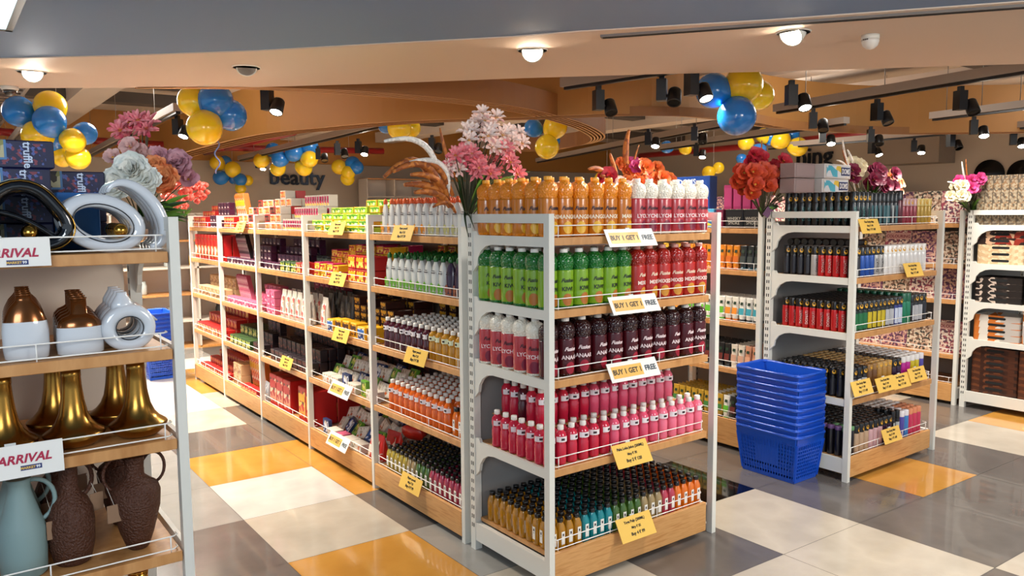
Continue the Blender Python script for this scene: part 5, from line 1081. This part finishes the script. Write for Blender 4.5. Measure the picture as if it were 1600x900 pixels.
MB().lathe([(.045,0),(.045,-.022)],20).build('base_plate',WHITE,root); MB().lathe([(.044,-.022),(.044,-.034),(.037,-.055),(.020,-.070),(.0001,-.075)],20).build('dome',mat('sensor_dome','d8d4cc',.3),root)
m=MB(); 
for i in range(3): m.box(-.048-.001,-.012+.010*i,-.030,-.044,-.006+.010*i,-.024)
m.build('indicator_window',mat('sensor_window','5a4a44',.4),root)
root=empty('dome_camera',(-1.342,4.373,2.4)); tag(root,'small dark dome security camera at the far left of the soffit','camera')
MB().lathe([(.055,0),(.055,-.02),(.048,-.026)],20).build('base_ring',WHITE,root); MB().lathe([(.045,-.024),(.042,-.045),(.028,-.062),(.0001,-.070)],20).build('dome',mat('smoked_dome','2a2624',.1,coat=.6),root)
# mall corridor light panel in the grey ceiling
root=empty('ceiling_light',(-1.80,2.12,2.403)); tag(root,'glowing square light panel with dark frame in the grey corridor ceiling','ceiling light')
mb=MB(); a=.335
for (x0,y0,x1,y1) in((-a,-.6,-a+.03,.27),(a-.03,-.6,a,.27),(-a,.24,a,.27),(-a,-.6,a,-.57)): mb.box(x0,y0,-.012,x1,y1,.003)
mb.build('frame',mat('panel_frame_dark','0a141c',.4),root); MB().box(-a+.03,-.57,-.008,a-.03,.24,.001).build('diffuser',mat('panel_diffuser','c8ecf2',.4,emit=1.6),root)
# track spotlights
def spot_proto(lit):
    root=empty('track_spotlight'); root['category']='spotlight'
    a=MB().box(-.018,-.018,-.0,.018,.018,.035).box(-.035,-.04,-.15,.035,.04,-.0).build('driver_box',BLACK,root)
    h=MB().lathe([(.040,.06),(.046,.05),(.050,-.05),(.046,-.055),(.044,-.045)],20).build('lamp_head',BLACK,root); h.location=(.09,-.02,-.13); h.rotation_euler=(-.5,0,0)
    l=MB().lathe([(.0001,0),(.043,0)],20).build('lens',LENS if lit else mat('lens_dark','141414',.2),h); l.location=(0,0,-.047)
    y=MB().tube([(.03,-.02,-.12),(.06,-.02,-.12)],.012,8).build('yoke',BLACK,root)
    reg(root,a,h,y); PROTO_CH[h.name]=[l]; return root
SPL=spot_proto(True); SPD=spot_proto(False)
SPN=[(.237,3.625,1,'above the left aisle, just under the soffit edge'),(.137,5.87,1,'behind the peony bouquet'),(2.326,2.243,0,'at the left end of the centre track'),(2.36,1.623,0,'second on the centre track'),(2.33,1.33,1,'beside the large right balloon cluster'),(5.0,3.571,0,'above the art kit boxes'),(6.898,5.148,1,'far back above the art kit boxes'),(4.969,4.235,1,'over the orange bouquet'),(2.635,8.414,0,'far left of centre'),(2.529,7.518,0,'second far left of centre'),(2.627,7.086,1,'third far left of centre'),(2.608,10.9,1,'above the beauty sign'),(4.964,2.097,0,'left on the long right track'),(4.848,1.405,0,'second on the long right track'),(4.719,.659,0,'third on the long right track'),(6.967,1.512,1,'on the short right track'),(8.811,1.84,1,'at the far right edge'),(8.419,2.395,0,'second from the far right edge'),(8.838,3.054,1,'above the far right bouquet'),(8.658,3.544,1,'above the wine red bouquet'),(6.945,2.618,0,'in front of the ochre band at right'),(6.457,2.924,1,'over the pale art kit boxes'),(3.35,1.25,1,'bright one right of the balloons'),(3.2,6.2,0,'behind the lily bouquet')]
for i,(x,y,lit,ds) in enumerate(SPN):
    o=dup(SPL if lit else SPD,(x,y,2.415),R.uniform(-1.1,-.2),'black track spotlight, %s, %s'%('lit' if lit else 'unlit',ds),'track spotlights')
TRK=mat('track_trunking','9a8c80',.6)
TR_=[((2.16,2.46),(2.42,.9),'centre'),((4.87,2.44),(4.38,.01),'long right'),((6.81,1.87),(6.6,.8),'short right'),((2.6,11.8),(2.21,5.56),'far left of centre'),((7.52,9.54),(5.3,3.12),'far centre'),((.29,12.8),(.06,5.5),'left'),((8.64,5.21),(8.61,1.5),'far right'),((-.9,12.0),(-.95,7.2),'second left'),((7.3,6.2),(6.4,2.6),'back right')]
for (a,b,nm) in TR_:
    a=Vector((*a,2.45));b=Vector((*b,2.45)); L=(b-a).length; ang=math.atan2(b.y-a.y,b.x-a.x)
    root=empty('light_track',a,ang); tag(root,'pale overhead lighting track with black rail, %s'%nm,'light track','overhead lighting tracks')
    MB().box(0,-.045,0,L,.045,.07).build('trunking',TRK,root); MB().box(.02,-.02,-.022,L-.02,.02,0).build('black_rail',BLACK,root)
    for k in range(3): MB().tube([(L*(.15+.35*k),0,.07),(L*(.15+.35*k),0,.85)],.004,5).build('hanger_rod',mat('rod_grey','8a8680',.4,metal=.6),root)
REDP=mat('red_pipe_paint','8c1c1c',.4)
for nm,pts in (('long red sprinkler pipe at left',[(-2.5,9.9),(-1.03,10.36),(.23,11.13),(2.01,11.43),(4.85,10.68)]),('red sprinkler pipe at right',[(9.79,9.06),(9.77,6.68),(9.44,4.62),(9.45,2.2)]),('short red branch pipe above the beauty sign',[(2.23,12.62),(2.24,8.28)])):
    m=MB().tube([(x,y,2.62) for x,y in pts],.055,10); tag(m.build('sprinkler_pipe',REDP),nm,'pipe')
def wallstrip(name,pts,z0,z1,th,m_,edge=None,label=None,cat=None,group=None):
    mb=MB(); K=len(pts); P=[]
    for i,p in enumerate(pts):
        a=Vector(pts[max(0,i-1)]);b=Vector(pts[min(K-1,i+1)]); t=(b-a).normalized(); n_=Vector((-t.y,t.x)); p=Vector(p); P.append((p+n_*th/2,p-n_*th/2))
    vs=[]
    for a,b in P: vs+=[(a.x,a.y,z0),(b.x,b.y,z0),(b.x,b.y,z1),(a.x,a.y,z1)]
    for i in range(K-1):
        o=4*i
        mb.add([],[]) 
    fs=[];mi=[]
    for i in range(K-1):
        o=4*i
        for j in range(4): fs.append((o+j,o+(j+1)%4,o+4+(j+1)%4,o+4+j)); mi.append(1 if (j==0 and edge) else 0)
    fs+=[(0,1,2,3),(4*K-4,4*K-3,4*K-2,4*K-1)]; mi+=[1 if edge else 0]*2
    mb.v=[tuple(v) for v in vs]; mb.f=[list(f) for f in fs]; mb.m=mi; mb.s=[False]*len(fs)
    o=mb.build(name,[m_]+([edge] if edge else []))
    if label: tag(o,label,cat,group)
    else: o['kind']='structure'
    return o
def smooth(pts,n=5):
    out=[]
    P=[Vector(p) for p in pts]; P=[P[0]]+P+[P[-1]]
    for i in range(1,len(P)-2):
        for k in range(n):
            t=k/n; p0,p1,p2,p3=P[i-1:i+3]
            out.append(.5*((2*p1)+(-p0+p2)*t+(2*p0-5*p1+4*p2-p3)*t*t+(-p0+3*p1-3*p2+p3)*t**3))
    out.append(P[-2]); return out
EDGE=mat('plywood_edge_pale','c89a68',.6); OCH2=mat('ochre_fin','8c5a26',.6)
f1=[(1.33,13.0),(1.18,9.44),(1.22,6.83),(1.54,5.74),(1.87,4.9),(2.29,4.36),(2.73,3.9),(3.05,3.48),(3.29,3.2),(3.81,2.95),(4.64,2.9),(5.6,3.05),(6.67,2.94),(7.48,2.6),(8.66,1.67),(10.5,.2)]
wallstrip('trim_2',smooth(f1),2.4,2.95,.05,OCH,EDGE)
for k in range(3): wallstrip('trim_%d'%(3+k),[(p.x+.09*(k+1)*.8,p.y-.09*(k+1)*.6) for p in smooth(f1)],2.39-.004*k,2.47,.014,OCH2,EDGE)
r0=[(-.6,3.95),(.02,3.55),(.43,3.40),(.79,3.30),(1.56,3.25),(2.29,3.36),(3.09,3.70),(3.95,4.22),(4.85,4.97),(5.35,5.75),(5.5,6.6),(5.1,7.2)]
for k in range(5):
    pts=[(x-(.03*(k-2))*(i/11),y-.055*(k-2)*(.35+i/7)) for i,(x,y) in enumerate(r0)]
    wallstrip('ceiling_fin',smooth(pts),2.40,2.60,.02,OCH2,EDGE,'curved ochre plywood ceiling fin, %s of five nested curves'%ORD[k],'ceiling fin','nested curved ceiling fins')
# far walls: ochre bands, lettering, round hats on the wall
struct('trim_7',MB().box(-6,12.86,2.5,12.6,13.0,3.3),OCH)
LET=mat('letter_dark_metal','2c3440',.25,metal=.6)
def sign(txt,size,loc,rot,label):
    me=text_mesh(txt,size,offset=.006,extr=.02); me.materials.append(LET); o=bpy.data.objects.new('wall_lettering',me); C.objects.link(o); o.location=loc; o.rotation_euler=rot; tag(o,label,'sign')
sign('beauty',.43,(4.09,12.95,2.08),(PI/2,0,0),'dark metal wall letters reading beauty on the far back wall')
sign('ning',.50,(12.55,6.9,2.42),(PI/2,0,-PI/2),'dark wall letters reading ning on the far right wall')
for i,(y,z) in enumerate([(3.93,2.08),(3.42,2.05),(2.70,2.16),(1.9,2.1)]):
    m=MB(); m.lathe([(.24,0),(.24,.02),(.12,.03),(.11,.10),(.0001,.12)],28); m.xf(Matrix.Rotation(-PI/2,4,'Y')); o=m.build('round_hat',BLACK); o.location=(12.59,y-.3,z); tag(o,'black round hat hung on the far right wall, %s from left'%ORD[i],'hat','black hats on the wall')
struct('trim_8',MB().box(12.0,4.2,2.3,12.6,5.3,3.3),mat('grey_bulkhead','8a7d70',.8))
# ceiling services above the tracks
DK=mat('dark_grey_duct','4a423c',.7)
for i,(x0,y0,x1,y1,z0,z1,m_,nm) in enumerate([(-2,5.0,-1.6,12.5,2.95,3.15,SLAB,'pale duct at far left'),(-.3,5.5,.1,12.8,3.0,3.2,SLAB,'pale duct over the left aisle'),(3.6,5.0,4.0,12.5,2.9,3.1,SLAB,'pale duct over the centre'),(5.6,.2,6.0,12.5,2.95,3.15,SLAB,'pale duct right of centre'),(8.0,-.5,8.4,12.5,2.95,3.15,SLAB,'pale duct at right'),(-2,7.2,12,7.5,3.05,3.2,DK,'dark duct crossing the ceiling, nearer one'),(-2,9.8,12,10.1,3.05,3.2,DK,'dark cross duct farther back'),(4.2,1.5,12,1.75,3.02,3.2,DK,'dark cross duct at right')]):
    tag(MB().box(x0,y0,z0,x1,y1,z1).build('ceiling_duct',m_),nm,'duct')
for i,(x0,y0,x1,y1,nm) in enumerate([(3.4,.3,3.9,2.6,'cable ladder over the right racks'),(-1.4,5.2,-1.0,11,'cable ladder at far left')]):
    root=empty('cable_ladder',(0,0,0)); tag(root,nm,'cable ladder')
    MB().box(x0,y0,2.72,x0+.03,y1,2.80).build('side_rail',TRK,root); MB().box(x1-.03,y0,2.72,x1,y1,2.80).build('side_rail',TRK,root)
    k=0;yy=y0+.1
    while yy<y1-.05: MB().box(x0+.03,yy,2.73,x1-.03,yy+.03,2.75).build('rung',mat('rung_grey','6a6058',.5),root); yy+=.25
    for q in(0,1): MB().tube([(x0+.015,y0+.2+(y1-y0-.4)*q,2.8),(x0+.015,y0+.2+(y1-y0-.4)*q,3.3)],.006,5).build('hanger_rod',TRK,root)
# ---------------- far shelving and displays seen above and between the racks
WSH=mat('white_wall_shelf','d0c8bc',.5)
def cubby(name,loc,rz,w,h,d,nx,nz,label,cat='shelf'):
    root=empty(name,loc,rz); tag(root,label,cat)
    m=MB(); m.box(0,d-.01,0,w,d,h)
    for i in range(nx+1): m.box(w*i/nx-.01,0,0,w*i/nx+.01,d-.01,h)
    m.build('carcass',WSH,root)
    for k in range(nz+1): MB().box(.01,0,h*k/nz-.01,w-.01,d-.01,h*k/nz+.01).build('shelf_board',WSH if k%2 else WOODY,root)
    return root
cubby('shelving_unit',(5.3,12.3,0),0,5.0,2.2,.4,8,6,'white cube wall shelving right of the beauty sign')
cubby('shelving_unit',(-1.2,6.9,0),0,2.6,1.5,.4,3,5,'low white shelving at the far end of the left aisle')
cubby('shelving_unit',(12.1,10.5,0),-PI/2,6.0,1.7,.4,8,5,'white wall shelving along the far right wall')
GLS=mat('clear_glassware','b8c4c4',.08,coat=.6)
for sh in range(5):
    for i in range(9):
        if (sh+i)%4==3: continue
        mk=[GLS,mat('jar_teal','2a5450',.3),mat('jar_dark','2a2826',.3),YEL][(sh*3+i)%4] if i>5 else GLS
        o=MB().lathe([(.035,0),(.042,.01),(.042,.10),(.032,.125),(.034,.15)],14).build('glass_jar',mk); o.location=(-1.1+.27*i,7.05,.3*sh+.012); tag(o,'%s jar on the %s shelf up, %s from left, far left shelving'%('glass' if mk is GLS else 'coloured',ORD[sh],ORD[i]),'jar','jars on the far left shelving')
cols=[WHC,PNK,BLU,YEL,RED,GRN,ORC,MAG]
n=0
for sh in range(5):
    for i in range(16):
        mk=cols[(i*5+sh*3)%8]; w=.2; o=MB().box(-.08,-.08,0,.08,.08,.18+.03*((i+sh)%3)).build('far_carton',mk); o.location=(5.5+.3*i,12.5,.3667*sh+.012); tag(o,'carton on the %s shelf up, %s from left, shelving right of the beauty sign'%(ORD[sh],ORD[i]),'carton','cartons right of the beauty sign')
for sh in range(4):
    for i in range(16):
        mk=cols[(i*3+sh*5)%8]; o=MB().box(-.08,-.09,0,.08,.09,.16+.04*((i+sh)%3)).build('far_carton',mk); o.location=(12.3,10.2-.36*i,.34*sh+.352); tag(o,'carton on the %s shelf up, %s from the corner, far right wall shelving'%(ORD[sh+1],ORD[i]),'carton','cartons on the far right wall')
# ---------------- tidy away unused prototypes
dead=[]
for o in C.objects:
    if o.name in PROTO_CH and o.parent is None and o.name not in USED and 'label' not in o: dead+=[o]+list(o.children_recursive)
for o in dead: bpy.data.objects.remove(o)
bpy.data.scenes.remove(TMP)
